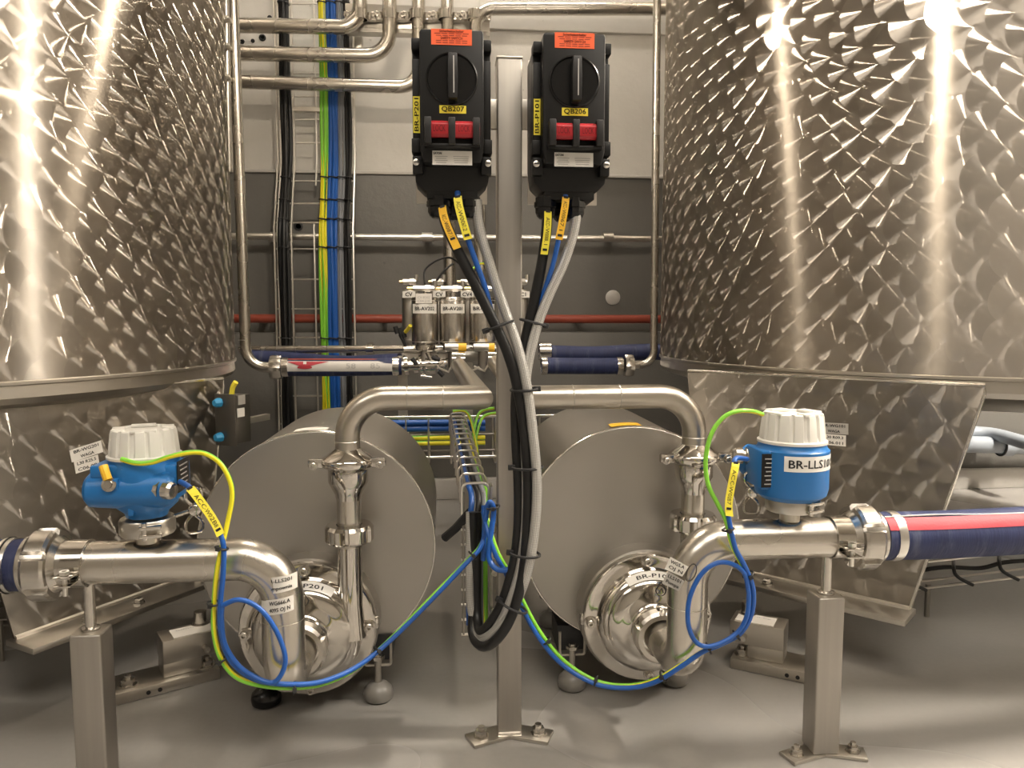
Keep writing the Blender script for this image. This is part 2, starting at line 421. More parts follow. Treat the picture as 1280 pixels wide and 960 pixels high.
# luminaires; the square and wide panels are added as soft fill
for i, (x, y, z, lx, ly, k) in enumerate(LAMPS):
    t = thing('ceiling_light', ['slim linear luminaire on the ceiling beside the BR-LLS101 tank', 'square fill light panel added in the ceiling', 'wide soft fill panel added in the ceiling', 'slim linear luminaire close to the back wall'][i], 'light', (x, y, z), 'ceiling luminaires')
    MB().box((0, 0, .045), (lx+.04, ly+.04, .05)).build('housing', MT['whiteplastic'], t, bevel=.006, local=True)
    e = emit('lamp_diffuser_%d' % i, (1.0, .91, .79, 1), LAMP*k)
    MB().box((0, 0, .008), (lx, ly, .03)).build('diffuser', e, t, bevel=.006, local=True)

for i, (x, y, z, k) in enumerate(PENDANTS):
    t = thing('pendant_lamp', ['round pendant lamp hanging beside the BR-LLS101 tank', 'round pendant lamp hanging over the pumps'][i], 'light', (x, y, z))
    e = emit('pendant_glass_%d' % i, (1.0, .86, .68, 1), k)
    MB().lathe([(.012, .075), (.025, .07), (.034, .05), (.034, .03), (.03, .028)], None, 32).build('cap', MT['whiteplastic'], t, local=True)
    MB().lathe([(0, -.008), (.017, -.004), (.026, .008), (.03, .028), (0, .028)], None, 32).build('globe', e, t, local=True)
    MB().cyl((0, 0, .07), (0, 0, RZ-z), .005, 8).build('cord', MT['black'], t, local=True)
# ================================================================ tanks
TR = .85
def tank(cx, cy_, label, pd, pn, pm, sign):
    t = thing('storage_tank', label, 'tank', (cx, cy_, 0))
    zr, zt = .592, 2.72
    n = 160; mb = MB(); vs = []; fs = []; uvs = []
    for z in (zr, zt):
        for k in range(n): a = 2*PI*k/n; vs.append((cx+TR*math.cos(a), cy_+TR*math.sin(a), z))
    for k in range(n):
        l = (k+1) % n
        fs.append((k, l, n+l, n+k)); a0, a1 = 2*PI*k/n*TR, 2*PI*(k+1)/n*TR
        uvs.append(((a0, zr), (a1, zr), (a1, zt), (a0, zt)))
    mb.add(vs, fs, None, uvs); mb.build('shell', MT['perl'], t)
    M = Matrix.Translation((cx, cy_, 0))
    MB().lathe([(TR-.001, zr+.006), (TR+.003, zr+.003), (TR+.003, zr-.002), (TR-.001, zr-.004)], M, n, closed=True).build('weld_seam', MT['plate'], t)
    MB().lathe([(TR-.003, zr), (TR-.001, .566), (TR-.008, .555), (TR-.03, .546), (TR-.3, .50), (.05, .47)], M, 128).build('bottom', MT['plate'], t)
    MB().lathe([(TR, zt), (TR-.02, zt+.03), (.3, zt+.12), (.12, zt+.13)], M, 96).build('roof', MT['plate'], t)
    # leg plate with foot flange, and two more round the back
    ang0 = math.atan2(pm[1]-cy_, pm[0]-cx)
    for q in range(3):
        R = Matrix.Rotation(q*2*PI/3, 4, 'Z')
        c = Vector((cx, cy_, 0)); d = Vector((pd[0], pd[1], 0)).normalized(); nn = Vector((pn[0], pn[1], 0)).normalized()
        m0 = Vector((pm[0], pm[1], 0))
        d = R @ d; nn = R @ nn; m0 = c + (R @ (m0-c))*(1.0 if q == 0 else .86)
        ztop, zbt = (.582 if sign > 0 else .566), .125
        fr = Matrix((d, Vector((0, 0, 1)), nn)).transposed().to_4x4(); fr.translation = m0
        tl, bl = ((-.275, .335), (-.22, .225)) if sign > 0 else ((-.33, .255), (-.24, .19))
        mb = MB(); th = .006
        poly = [(bl[0], zbt), (bl[1], zbt), (tl[1], ztop-.014), (tl[1], ztop), (tl[0], ztop), (tl[0], ztop-.014)]
        k = len(poly)
        vs = [(x, y, 0) for x, y in poly]+[(x, y, -th) for x, y in poly]
        fs = [tuple(range(k)), tuple(range(2*k-1, k-1, -1))]+[(i, k+i, k+(i+1) % k, (i+1) % k) for i in range(k)]
        uvs = [[poly[i] for i in range(k)], [poly[i] for i in range(k-1, -1, -1)]]+[[(0, 0)]*4]*k
        mb.add(vs, fs, fr, uvs)
        pl = mb.build('leg_plate', MT['perl_plate'], t, smooth=False)
        MB().tube([fr @ Vector((tl[0], ztop, -.002)), fr @ Vector((tl[1], ztop, -.002)), fr @ Vector((tl[1], ztop-.016, -.002)), fr @ Vector((bl[1], zbt, -.002))], .0035, 6).build('edge_bead', MT['drumedge'], pl)
        MB().box((( bl[0]+bl[1])/2, zbt-.006, .03), (bl[1]-bl[0]+.02, .012, .085), fr).build('foot_flange', MT['plate'], t, bevel=.002)
        MB().tube([fr @ Vector((bl[0], zbt+.002, .002)), fr @ Vector((bl[1], zbt+.002, .002))], .005, 6).build('weld_bead', MT['plate'], t)
        for bx in (-.13, -.02, .13) if sign < 0 else (-.16, -.05, .10):
            b = MB(); b.lathe([(.013, 0), (.013, .003), (.0095, .003), (.0095, .010), (.007, .012), (0, .012)], frame(fr @ Vector((bx, zbt, .045)), (0, 0, 1)), 6)
            b.build('bolt', MT['cast'], t)
    return t
# right tank, left tank
RTC, LTC = (1.477, 2.08), (-1.402, 1.975)
rt = tank(*RTC, 'circle-polished steel tank behind the blue sensor tagged BR-LLS101', (.70, -.714), (-.714, -.70), (.768, 1.583), 1)
lt = tank(*LTC, 'circle-polished steel tank glinting beside the pipe stand with hose clamps', (.54, .84), (.84, -.54), (-.655, 1.63), -1)
def tape_on_plate(t, u, v, pm, pd, pn, wd, ht, lines, rot, mat, name='paper_tag'):
    "flat sticker on a vertical plane through pm"
    nn = Vector((pn[0], pn[1], 0)).normalized(); d0 = Vector((pd[0], pd[1], 0)).normalized()
    d = FWD + RGT*((u-640)/FPX) + UPV*((480-v)/FPX)
    k = ((Vector((pm[0], pm[1], CAMH))-CAM).dot(nn))/d.dot(nn); c = CAM+d*k
    ca, sa = math.cos(rot), math.sin(rot)
    X = d0*ca + Vector((0, 0, 1))*sa; Y = -d0*sa + Vector((0, 0, 1))*ca
    m = Matrix((X, Y, nn)).transposed().to_4x4(); m.translation = c + nn*.0006
    o = MB().box((0, 0, 0), (wd, ht, .0008), m).build(name, mat, t, smooth=False)
    for i, l in enumerate(lines):
        yy = ht*(.5-(i+.5)/len(lines))
        text(l, ht*.36, lambda x, y, yy=yy: m @ Vector((x, y+yy, .0007)), o, MT['ink'], width=wd*(.78 if len(l) > 5 else .42), bold=.0003)
    return o
tape_on_plate(lt, 108, 564, (-.655, 1.63), (.54, .84), (.84, -.54), .066, .024, ['BR-WG201', 'WAGA'], math.radians(9), MT['paper'])
tape_on_plate(lt, 108.5, 580, (-.655, 1.63), (.54, .84), (.84, -.54), .050, .024, ['L30 R25.5', 'C06.08'], math.radians(7), MT['paper'])
tape_on_plate(rt, 1042.5, 535.5, (.768, 1.583), (.70, -.714), (-.714, -.70), .058, .023, ['BR-WG101', 'WAGA'], math.radians(2), MT['greytape'])
tape_on_plate(rt, 1042.5, 550, (.768, 1.583), (.70, -.714), (-.714, -.70), .048, .023, ['L30 R09.3', 'C06.011'], math.radians(1), MT['paper'])
# ================================================================ load cells under the tank feet
def load_cell(label, c, ang, lines, mir=1):
    t = thing('load_cell', label, 'load cell', (c[0], c[1], 0), 'weighing feet of the tanks'); t.rotation_euler = (0, 0, ang)
    b = dict(local=True)
    k = mir
    MB().box((k*.025, 0, .011), (.19, .085, .022)).build('base_plate', MT['plate'], t, bevel=.0025, **b)
    MB().box((-k*.005, .0, .036), (.07, .05, .028)).build('spacer', MT['plate'], t, bevel=.002, **b)
    MB().box((-k*.022, 0, .073), (.105, .062, .046)).build('beam', MT['plate'], t, bevel=.002, **b)
    MB().lathe([(.018, 0), (.018, .006), (.012, .006), (.012, .03)], Matrix.Translation((-k*.05, .02, .092)), 20).build('support_pin', MT['cast'], t, **b)
    for x in (-.05, .09):
        MB().lathe([(.017, 0), (.017, .003), (.012, .003), (.012, .014), (.006, .014), (.006, .021), (0, .021)], Matrix.Translation((k*x, -.018, .022)), 6).build('anchor_bolt', MT['cast'], t, **b)
    for x in (.04, .06): MB().cyl((k*x, -.0425, .010), (k*x, -.044, .010), .004, 10).build('tapped_hole', MT['rubber'], t, **b)
    MB().cyl((-k*.045, -.031, .068), (-k*.045, -.050, .068), .006, 10).build('cable_gland', MT['cast'], t, **b)
    o = MB().box((-k*.028, -.004, .0965), (.075, .045, .001)).build('sticker', MT['paper'], t, smooth=False, **b)
    for i, l in enumerate(lines):
        text(l, .007, lambda x, y, i=i: (-k*.028+x, -.004+.010-i*.011+y, .0973), o, MT['faint'], width=.055, local=True)
    return t
pr = PZ(962, 822, .02); pl_ = PZ(222, 838, .02)
load_cell('machined load cell with a pale sticker under the foot beside the BR-LLS101 stand', (pr.x, pr.y), math.radians(-33), ['0000 kg'])
load_cell('machined load cell in shadow under the foot of the glinting tank', (pl_.x, pl_.y), math.radians(30), ['0000 kg'], -1)
# ================================================================ pumps
def slots(n, w, depth):
    def rf(a, i):
        f = (a*n/(2*PI)) % 1.0
        return 1-depth if abs(f-.5) < w/2 else 1.0
    return rf
def union_nut(M, r, h, parent, n=6, rin=None, mat='cast', local=False):
    rin = rin or r*.7
    prof = [(rin, 0), (r*.93, 0), (r, h*.12), (r, h*.82), (r*.9, h), (rin, h)]
    sl = slots(n, .16, .13)
    return MB().lathe(prof, M, 96, rf=lambda a, i: sl(a, i) if i in (1, 2, 3) else 1.0, closed=True).build('union_nut', MT[mat], parent, ang=25, local=local)
def bolt_head(M, r, h, parent, name='bolt', mat='cast', local=False):
    return MB().lathe([(r*1.45, 0), (r*1.45, h*.2), (r, h*.2), (r, h*.9), (r*.8, h), (r*.45, h), (r*.4, h*.6), (0, h*.6)], M, 12).build(name, MT[mat], parent, local=local)
def pump(x, y, z, drum_c, drum_r, label, code, mark, foot_us):
    "x, y, z: centre of the casing flange; drum_c: centre of the shroud's front disc"
    t = thing('pump', label, 'pump', (x, y, 0))
    dc = Vector(drum_c); R = drum_r
    Y = Vector((0, 1, 0))
    fr = frame(dc, Y)
    MB().lathe([(R, .004), (R, .385), (R-.012, .40), (R*.5, .42), (0, .42)], fr, 96).build('shroud', MT['drum'], t)
    MB().lathe([(0, 0), (R-.001, 0), (R+.0015, .002), (R+.0015, .007), (R-.003, .007)], fr, 96).build('front_panel', MT['drum'], t)
    MB().torus(dc+Vector((0, .002, 0)), Y, R+.001, .0016, 96, 6).build('edge_bead', MT['drumedge'], t)
    # strip of tape lying on top of the shroud
    mb = MB(); vs = []; fs = []
    for i in range(9):
        a = math.radians(84+16*i/8)
        for yy in (.012, .05): vs.append((dc.x+(R+.0022)*math.cos(a)-.004, dc.y+yy, dc.z+(R+.0022)*math.sin(a)))
    for i in range(8): fs.append((2*i, 2*i+1, 2*i+3, 2*i+2))
    MB().add(vs, fs).build('tape', MT['amber'] if code.endswith('1') and 'P1' in code else MT['paper'], t)
    fl = frame((x, y, z), (0, -1, 0), (1, 0, 0))    # local z towards the viewer
    MB().lathe([(.124, -.052), (.124, -.006), (.121, -.002), (.02, -.002)], fl, 72).build('back_plate', MT['satin'], t)
    MB().lathe([(.0, 0), (.118, 0), (.120, .002), (.120, .010), (.118, .012), (.100, .012), (.097, .014)], fl, 72).build('flange', MT['polish'], t)
    MB().lathe([(.097, .010), (.097, .022), (.094, .030), (.086, .038), (.082, .040), (.081, .044), (.074, .050), (.060, .053), (.047, .055),
                (.041, .060), (.037, .068), (.0345, .078), (.0345, .092)], fl, 72).build('volute', MT['polish'], t)
    for a in (92, 182, 272, 2):
        q = Vector((.109*math.cos(math.radians(a)), .109*math.sin(math.radians(a)), .012))
        bolt_head(fl @ Matrix.Translation(q), .0075, .012, t)
        MB().box((q.x, q.y, -.008), (.03, .022, .016), fl @ Matrix.Rotation(0, 4, 'Z')).build('bolt_lug', MT['polish'], t, bevel=.003)
    # inlet ferrule and slotted nut
    union_nut(fl @ Matrix.Translation((0, 0, .080)), .0465, .026, t, 6, .034, 'clampcast')
    # tangential outlet
    ox = OUT_DX; r = .0215
    MB().tube([(x+ox, y-.020, z-.01), (x+ox, y-.020, z+.05), (x+ox, y-.020, OUT_Z)], lambda f: r*1.28 if f < .4 else r, 28).build('outlet', MT['polish'], t)
    MB().tube(fillet([(x+.03, y-.02, z-.085), (x+ox-.004, y-.020, z-.05), (x+ox, y-.020, z+.09)], .06, 8), lambda f: .012+.0095*f, 20).build('outlet_throat', MT['polish'], t)
    # name strip on the cover and printed mark
    mb = MB(); vs = []; fs = []; K = 14
    a0, a1 = math.radians(56), math.radians(121)
    for i in range(K+1):
        a = a1+(a0-a1)*i/K
        for rr, zz in ((.0985, .0135), (.0978, .0235)): vs.append(((rr)*math.cos(a), rr*math.sin(a), zz))
    for i in range(K): fs.append((2*i, 2*i+2, 2*i+3, 2*i+1))
    for ra, rb in ((.083, .096),):
        vs = []; fs = []
        for i in range(K+1):
            a = a1+(a0-a1)*i/K
            vs += [(rb*math.cos(a), rb*math.sin(a), .0318), (ra*math.cos(a), ra*math.sin(a), .0408)]
        for i in range(K): fs.append((2*i, 2*i+1, 2*i+3, 2*i+2))
        s = MB().add(vs, fs, fl).build('name_strip', MT['white'], t)
    def arc(xx, yy):
        a = PI/2-.02 - xx/.089; rr = .0895+yy*.85; q = (rr-.083)/.013
        return fl @ Vector((rr*math.cos(a), rr*math.sin(a), .0414-.009*q))
    text(code, .0095, arc, s, MT['ink'], width=.062, bold=.0003)
    dr = []
    for i in range(20):
        a = 2*PI*i/20; k = 1.0 if math.sin(a) < .2 else 1.0
        xx = .0095*math.cos(a)*(1 if math.sin(a) < 0 else max(.18, 1-math.sin(a)*.95)); yy = .011*math.sin(a)+(.004*max(0, math.sin(a)))
        dr.append(fl @ Vector((mark[0]+xx, mark[1]+yy, mark[2])))
    mk = MB().tube(dr, .0009, 6, closed=True).build('printed_mark', MT['ink'], t)
    MB().tube([fl @ Vector((mark[0]-.005, mark[1]-.006, mark[2])), fl @ Vector((mark[0]+.002, mark[1]+.003, mark[2])), fl @ Vector((mark[0]+.004, mark[1]-.006, mark[2]))], .0008, 5).build('mark_stroke', MT['ink'], mk)
    # legs: welded U bracket, threaded stem, domed foot
    for fx, fy, m in foot_us:
        b = MB().tube(fillet([(fx-.024, fy, .112), (fx-.024, fy, .066), (fx+.024, fy, .066), (fx+.024, fy, .112)], .004, 3), .0028, 8).build('leg_bracket', MT['plate'], t)
        MB().box((fx, fy+.055, .093), (.052, .08, .048)).build('leg_block', MT['rubber'], t)
        MB().lathe([(.0125, .078), (.0125, .084), (.007, .084), (.007, .088)], Matrix.Translation((fx, fy, 0)), 6).build('nut', MT['cast'], t)
        MB().cyl((fx, fy, .03), (fx, fy, .085), .0065, 14).build('stem', MT['satin'], t)
        MB().lathe([(.021, 0), (.026, .004), (.0275, .012), (.0255, .022), (.018, .030), (.009, .034), (0, .035)], Matrix.Translation((fx, fy, 0)), 28).build('foot', MT[m], t)
    return t
PY, PZ_ = 1.362, .155
plx, prx = P(386, 786, PY).x, P(808, 768, PY).x
OUT_DX = .0775
OUT_Z = P(440, 678, PY).z
dl, dr_ = P(397, 684, 1.412), P(791, 669, 1.412)
def pf(u, v): q = PZ(u, v, .012); return (q.x, q.y)
fl_ = [(*pf(333, 872), 'blackgloss'), (*pf(473, 866), 'footgrey')]
fr_ = [(*pf(715, 852), 'footgrey'), (*pf(843, 846), 'footgrey')]
fl_ += [(x, y+.30, m) for x, y, m in fl_]; fr_ += [(x, y+.30, m) for x, y, m in fr_]
pumpL = pump(plx, PY, PZ_, dl, .2145, 'steel centrifugal pump with drum shroud marked BR-P201', 'BR-P201', (.001, .070, .0525), fl_)
pumpR = pump(prx, PY, PZ_, dr_, .2085, 'steel centrifugal pump with drum shroud marked BR-P101', 'BR-P101', (.012, .068, .0525), fr_)
# ================================================================ discharge pipes of the pumps
OY = PY-.020; OR = .0215
def ring(M, prof, parent, name, mat='polish', n=48): return MB().lathe(prof, M, n).build(name, MT[mat], parent)
def mitre_tube(a, b, c, r, n=36):
    "two straight tubes meeting at a sharp mitred corner"
    a, b, c = Vector(a), Vector(b), Vector(c); d1 = (b-a).normalized(); d2 = (c-b).normalized()
    nm = (d1+d2).normalized(); mb = MB(); rings = []
    f1 = frame(a, d1, (0, 0, 1))
    for k in range(n):
        q = f1 @ Vector((r*math.cos(2*PI*k/n), r*math.sin(2*PI*k/n), 0)); p = q + d1*((b-q).dot(nm)/d1.dot(nm)); rings.append((q, p, p+d2*((c-p).dot(d2))))
    vs = [x for tri in rings for x in tri]; fs = []
    for k in range(n):
        l = (k+1) % n
        for s in (0, 1): fs.append((3*k+s, 3*l+s, 3*l+s+1, 3*k+s+1))
    return mb.add(vs, fs)
def discharge(label, u, v_top, uend, uback, vback, x, sgn, vs_):
    zt = P(u, v_top, OY).z
    xe = P(uend, v_top, OY).x
    bk = P(uback, vback, 2.30)
    t = thing('discharge_pipe', label, 'pipe', (x, OY, OUT_Z))
    zc, zn = P(u, vs_[0], OY).z, P(u, vs_[1], OY).z
    e = Vector((xe, OY, zt))
    MB().tube([(x, OY, OUT_Z), (x, OY, zc-.05)], OR*.98, 32).build('lower_tube', MT['pipe'], t)
    MB().tube(fillet([(x, OY, zc), (x, OY, zt), e], .068, 14), OR, 32).build('tube', MT['pipe_old'], t)
    # turned towards the valves at a tight bend
    mitre_tube(e-Vector((sgn*.03, 0, 0)), e, bk, OR).build('return_tube', MT['pipe_old'], t)
    for xx in (.45, .72):
        c = Vector((x, OY, zt)).lerp(e, xx); MB().torus(c, (1, 0, 0), OR, .0009, 28, 6).build('weld_seam', MT['satin'], t)
    for zz in (zc+.035,): MB().torus((x, OY, zz), (0, 0, 1), OR, .0009, 28, 6).build('weld_seam', MT['satin'], t)
    # flared clamp with two bolted ears
    M = Matrix.Translation((x, OY, zc))
    ring(M, [(OR, .022), (.027, .018), (.044, .006), (.046, .003), (.047, -.002), (.045, -.008), (.036, -.013), (.033, -.016)], t, 'clamp_flange')
    for s in (-1, 1):
        o = MB().box((x+s*.053, OY-.012, zc-.001), (.026, .014, .016)).build('clamp_ear', MT['cast'], t, bevel=.003)
        bolt_head(frame((x+s*.056, OY-.019, zc-.003), (0, -1, 0)), .0055, .008, o)
    ring(M, [(.034, -.012), (.0345, -.016), (.0345, -.036), (.030, -.046), (.0235, -.058), (.0225, -.064), (OR, -.068)], t, 'reducer', 'polish')
    union_nut(Matrix.Translation((x, OY, zn-.014)), .0425, .030, t, 6, .0225, 'polish')
    return t
lx_, rx_ = plx+OUT_DX, prx+OUT_DX
discharge('bent steel discharge pipe rising from the pump marked BR-P201', 440, 498, 600, 573, 456, lx_, 1, (576, 666))
discharge('bent steel discharge pipe rising from the pump marked BR-P101', 862, 495, 655, 618, 454, rx_, -1, (570, 652))
# ================================================================ suction pipes, stands, hoses
SY = 1.155; SR = .0315
def suction(label, u0, v0, uel, x, xin, side, seams):
    zt = P(uel, v0, SY).z
    x0 = P(u0, v0, SY).x
    t = thing('suction_pipe', label, 'pipe', (x, SY, .1))
    zi = PZ_
    pts = fillet([(x0, SY, zt), (x, SY, zt), (x, SY, zi-.002), (xin, PY-.085, zi)], [.066, .05], 16)
    MB().tube(pts, SR, 40).build('tube', MT['pipe'], t)
    for c, ax in seams: MB().torus(c, ax, SR, .0005, 36, 6).build('weld_seam', MT['pipe_old'], t)
    MB().lathe([(.0312, 0), (.0312, .012)], frame((xin, PY-.095, zi), (0, 1, 0)), 40).build('inlet_ferrule', MT['cast'], t)
    return t, zt, x0
sxl = P(354, 770, SY).x; sxr = P(859, 760, SY).x
zL = P(250, 700, SY).z; zR = P(980, 673, SY).z
suL, zL, x0L = suction('thick steel suction pipe with two handwritten paper tapes at its elbow', 92, 700, 250, sxl, plx-.002, -1,
     [((sxl, SY, .255), (0, 0, 1)), ((P(276, 700, SY).x, SY, zL), (1, 0, 0)), ((P(112, 700, SY).x, SY, zL), (1, 0, 0))])
suR, zR, x0R = suction('thick steel suction pipe under the blue sensor tagged BR-LLS101', 1048, 673, 980, sxr, prx+.002, 1,
     [((sxr, SY, .255), (0, 0, 1)), ((P(912, 673, SY).x, SY, zR), (1, 0, 0))])
# handwritten tapes wrapped round the left elbow leg, torn ones on the right
def wrap_tape(parent, x, y, z, R, a0, a1, h, lines, mat, slant=0, width=.04, size=.008):
    K = 14; vs = []; fs = []
    def pt(a, zz, e=.0006): return Vector((x+(R+e)*math.sin(a), y-(R+e)*math.cos(a), z+zz+slant*(a)*R))
    for i in range(K+1):
        a = a0+(a1-a0)*i/K; vs += [pt(a, -h/2), pt(a, h/2)]
    for i in range(K): fs.append((2*i, 2*i+2, 2*i+3, 2*i+1))
    o = MB().add(vs, fs).build('paper_tape', mat, parent)
    am = (a0+a1)/2
    for i, l in enumerate(lines):
        yy = h*(.5-(i+.5)/len(lines))
        text(l, size, lambda xx, yv: pt(am+.22+xx/R, yy+yv, .0012), o, MT['ink'], width=width, bold=.0002)
    return o
zt1, zt2 = P(354, 731, SY-SR).z, P(354, 758, SY-SR).z
wrap_tape(suL, sxl, SY, zt1, SR, -1.25, .95, .024, ['BR-LLS201', 'Pompownia'], MT['paper'], .12, .036, .0075)
wrap_tape(suL, sxl, SY, zt2, SR, -1.05, .72, .023, ['WG666.A', '4095 OJ N'], MT['paper'], .16, .030, .0085)
zt3 = P(850, 705, SY-SR).z
def torn(u, v, w_, h_, rot, lines, mat):
    c = P(u, v, SY-SR-.006); m = face(c) @ Matrix.Rotation(math.radians(rot), 4, 'Z') @ Matrix.Rotation(math.radians(-35), 4, 'Y')
    o = MB().prism([(-w_/2, -h_/2), (w_/2*.8, -h_/2*.9), (w_/2, h_/2*.8), (-w_/2*.9, h_/2)], .0008, m).build('torn_tape', mat, suR, smooth=False)
    for i, l in enumerate(lines): text(l, h_*.34, lambda x, y: m @ Vector((x, y+h_*(.22-.44*i), .0015)), o, MT['ink'], width=w_*.7, bold=.0002)
torn(846, 709, .032, .021, -20, ['WG5.A', 'OJ N'], MT['paper'])
torn(842, 727, .030, .021, -22, ['LLS101', 'Pompa'], MT['greytape'])
c = P(864, 716, SY-SR-.001); m = face(c) @ Matrix.Rotation(-.35, 4, 'Z')
MB().tube([m @ Vector((.0075*math.cos(2*PI*i/24), .014*math.sin(2*PI*i/24), .0)) for i in range(24)], .0006, 5, closed=True).build('drawn_oval', MT['ink'], suR)
# pipe ends: ferrule, slotted nut, hose with clamp
def hose_end(parent, x, z, s, nutu, R=SR):
    "s: -1 the hose runs to the left, +1 to the right"
    ax = Vector((s, 0, 0)); o = Vector((x, SY, z))
    MB().lathe([(R, -.004), (R+.003, .0), (R+.003, .012), (R+.010, .020), (R+.010, .024), (R*.9, .024)], frame(o, ax), 48).build('ferrule', MT['cast'], parent)
    union_nut(frame(o+ax*.020, ax), R+.021, .034, parent, 6, R+.004, 'cast')
    MB().lathe([(R+.002, .054), (R+.012, .056), (R+.011, .062), (R-.001, .066), (R-.001, .080)], frame(o, ax), 48).build('hose_tail', MT['cast'], parent)
hose_end(suL, x0L, zL, -1, 60); hose_end(suR, x0R, zR, 1, 1085)
def hose_thing(label, pts, R, parts, group=None):
    t = thing('hose', label, 'hose', pts[0], group)
    MB().tube(pts, R, 40).build('sleeve', MT['hose'], t)
    return t
# right hose: blue with a red stripe
hx = x0R+.066
hp = spline([(hx, SY, zR), (hx+.12, SY+.002, zR-.0005), (hx+.30, SY+.012, zR+.001), (hx+.55, SY+.04, zR+.002), (hx+.9, SY+.12, zR-.01)], 10)
HR = .0385
hR = hose_thing('blue fabric hose with a red stripe clamped to the BR-LLS101 pipe', hp, HR, None)
vs = []; fs = []
for i, p in enumerate(hp):
    for j in range(5):
        a = math.radians(28+34*j/4); vs.append(p+Vector((0, -math.cos(a), math.sin(a)))*(HR+.0008))
for i in range(len(hp)-1):
    for j in range(4): fs.append((i*5+j, (i+1)*5+j, (i+1)*5+j+1, i*5+j+1))
MB().add(vs, fs).build('red_stripe', MT['hosered'], hR)
def band(o, ax, R, w_, parent, mat='wire', name='hose_clamp', screw=True, wav=0):
    b = MB().lathe([(R, -w_/2), (R+.002, -w_/2), (R+.0026, 0), (R+.002, w_/2), (R, w_/2)], frame(o, ax), 48, closed=True).build(name, MT[mat], parent)
    return b
band((hx+.022, SY, zR), (1, 0, 0), HR-.001, .014, hR)
MB().tube(spline([Vector((hx+.0+i*.09, SY-HR*.45+.003*i, zR+HR*.92+.0015*math.sin(i*2))) for i in range(8)], 5), .0014, 6).build('loose_thread', MT['hosewhite'], hR)
# left hose: short piece leaving the frame
hx2 = x0L-.066
hp2 = spline([(hx2, SY, zL), (hx2-.1, SY, zL), (hx2-.25, SY+.02, zL-.005), (hx2-.5, SY+.12, zL-.02)], 8)
hL = hose_thing('dark blue hose with a perforated worm-drive clamp on the stand with the left sensor', hp2, .0375, None)
hL['label'] = 'dark blue hose with a perforated worm-drive clamp beside the untagged sensor'
b = band((hx2-.022, SY, zL), (1, 0, 0), .0375, .014, hL)
for k in range(26):
    a = 2*PI*k/26
    MB().box((0, 0, 0), (.0025, .009, .001), Matrix.Translation((hx2-.022, SY, zL)) @ Matrix.Rotation(a, 4, 'X') @ Matrix.Translation((0, 0, .0403)) @ Matrix.Rotation(PI/2, 4, 'Z') @ Matrix.Rotation(PI/2, 4, 'Z')).build('slot', MT['rubber'], b)
MB().box((hx2-.022, SY-.042, zL-.004), (.017, .012, .024)).build('screw_housing', MT['wire'], b, bevel=.002)
MB().cyl((hx2-.022, SY-.044, zL-.028), (hx2-.022, SY-.044, zL+.004), .0045, 10).build('clamp_screw', MT['cast'], b)
# stands
def stand(label, u, vtop, vrod, x, z, tw, bandx):
    zt = P(u, vtop, SY).z; sx = x
    t = thing('pipe_stand', label, 'stand', (sx, SY, 0))
    h = tw/2
    MB().box((sx, SY, zt/2+.003), (tw, tw, zt-.006)).build('tube', MT['post'], t, bevel=.003, seg=3)
    MB().box((sx, SY, zt-.002), (tw-.003, tw-.003, .005)).build('top_cap', MT['plate'], t, bevel=.001)
    MB().lathe([(.013, 0), (.013, .004), (.0085, .006)], Matrix.Translation((sx, SY, zt)), 24).build('weld_collar', MT['cast'], t)
    MB().cyl((sx, SY, zt), (sx, SY, z-SR), .0078, 20).build('rod', MT['cast'], t)
    # pipe band with bolted lugs in front
    bb_ = MB().lathe([(SR+.0008, -.014), (SR+.0032, -.014), (SR+.0032, .014), (SR+.0008, .014)], frame((bandx, SY, z), (1, 0, 0)), 48, closed=True).build('pipe_band', MT['polish'], t)
    for k, dz in ((0, .006), (1, -.006)):
        MB().box((bandx, SY-SR-.013, z-.010+dz), (.024, .026, .003)).build('band_lug', MT['polish'], bb_, bevel=.001)
    MB().cyl((bandx, SY-SR-.016, z-.032), (bandx, SY-SR-.016, z+.004), .0035, 10).build('band_bolt', MT['wire'], bb_)
    MB().lathe([(.007, 0), (.007, .005), (0, .005)], Matrix.Translation((bandx, SY-SR-.016, z-.001)), 6).build('nut', MT['wire'], bb_)
    # crossed feet on the floor
    for a in (-18, 198):
        M2 = Matrix.Translation((sx, SY, 0)) @ Matrix.Rotation(math.radians(a), 4, 'Z')
        MB().box((.035, 0, .003), (.07, .036, .006), M2).build('foot_bar', MT['plate'], t, bevel=.0015)
        MB().lathe([(.0125, 0), (.0125, .002), (.0085, .002), (.0085, .010), (.0045, .010), (.0045, .016), (0, .016)], M2 @ Matrix.Translation((.05, 0, .006)), 6).build('anchor_bolt', MT['cast'], t)
    return t
stand('square steel pipe stand holding the BR-LLS101 suction pipe', 1030, 742, 0, P(1030, 800, SY).x, zR, .043, P(1048, 673, SY).x-.003)
stand('square steel pipe stand holding the suction pipe with handwritten tapes', 115, 787, 0, P(116, 830, SY).x, zL, .044, P(100, 700, SY).x)
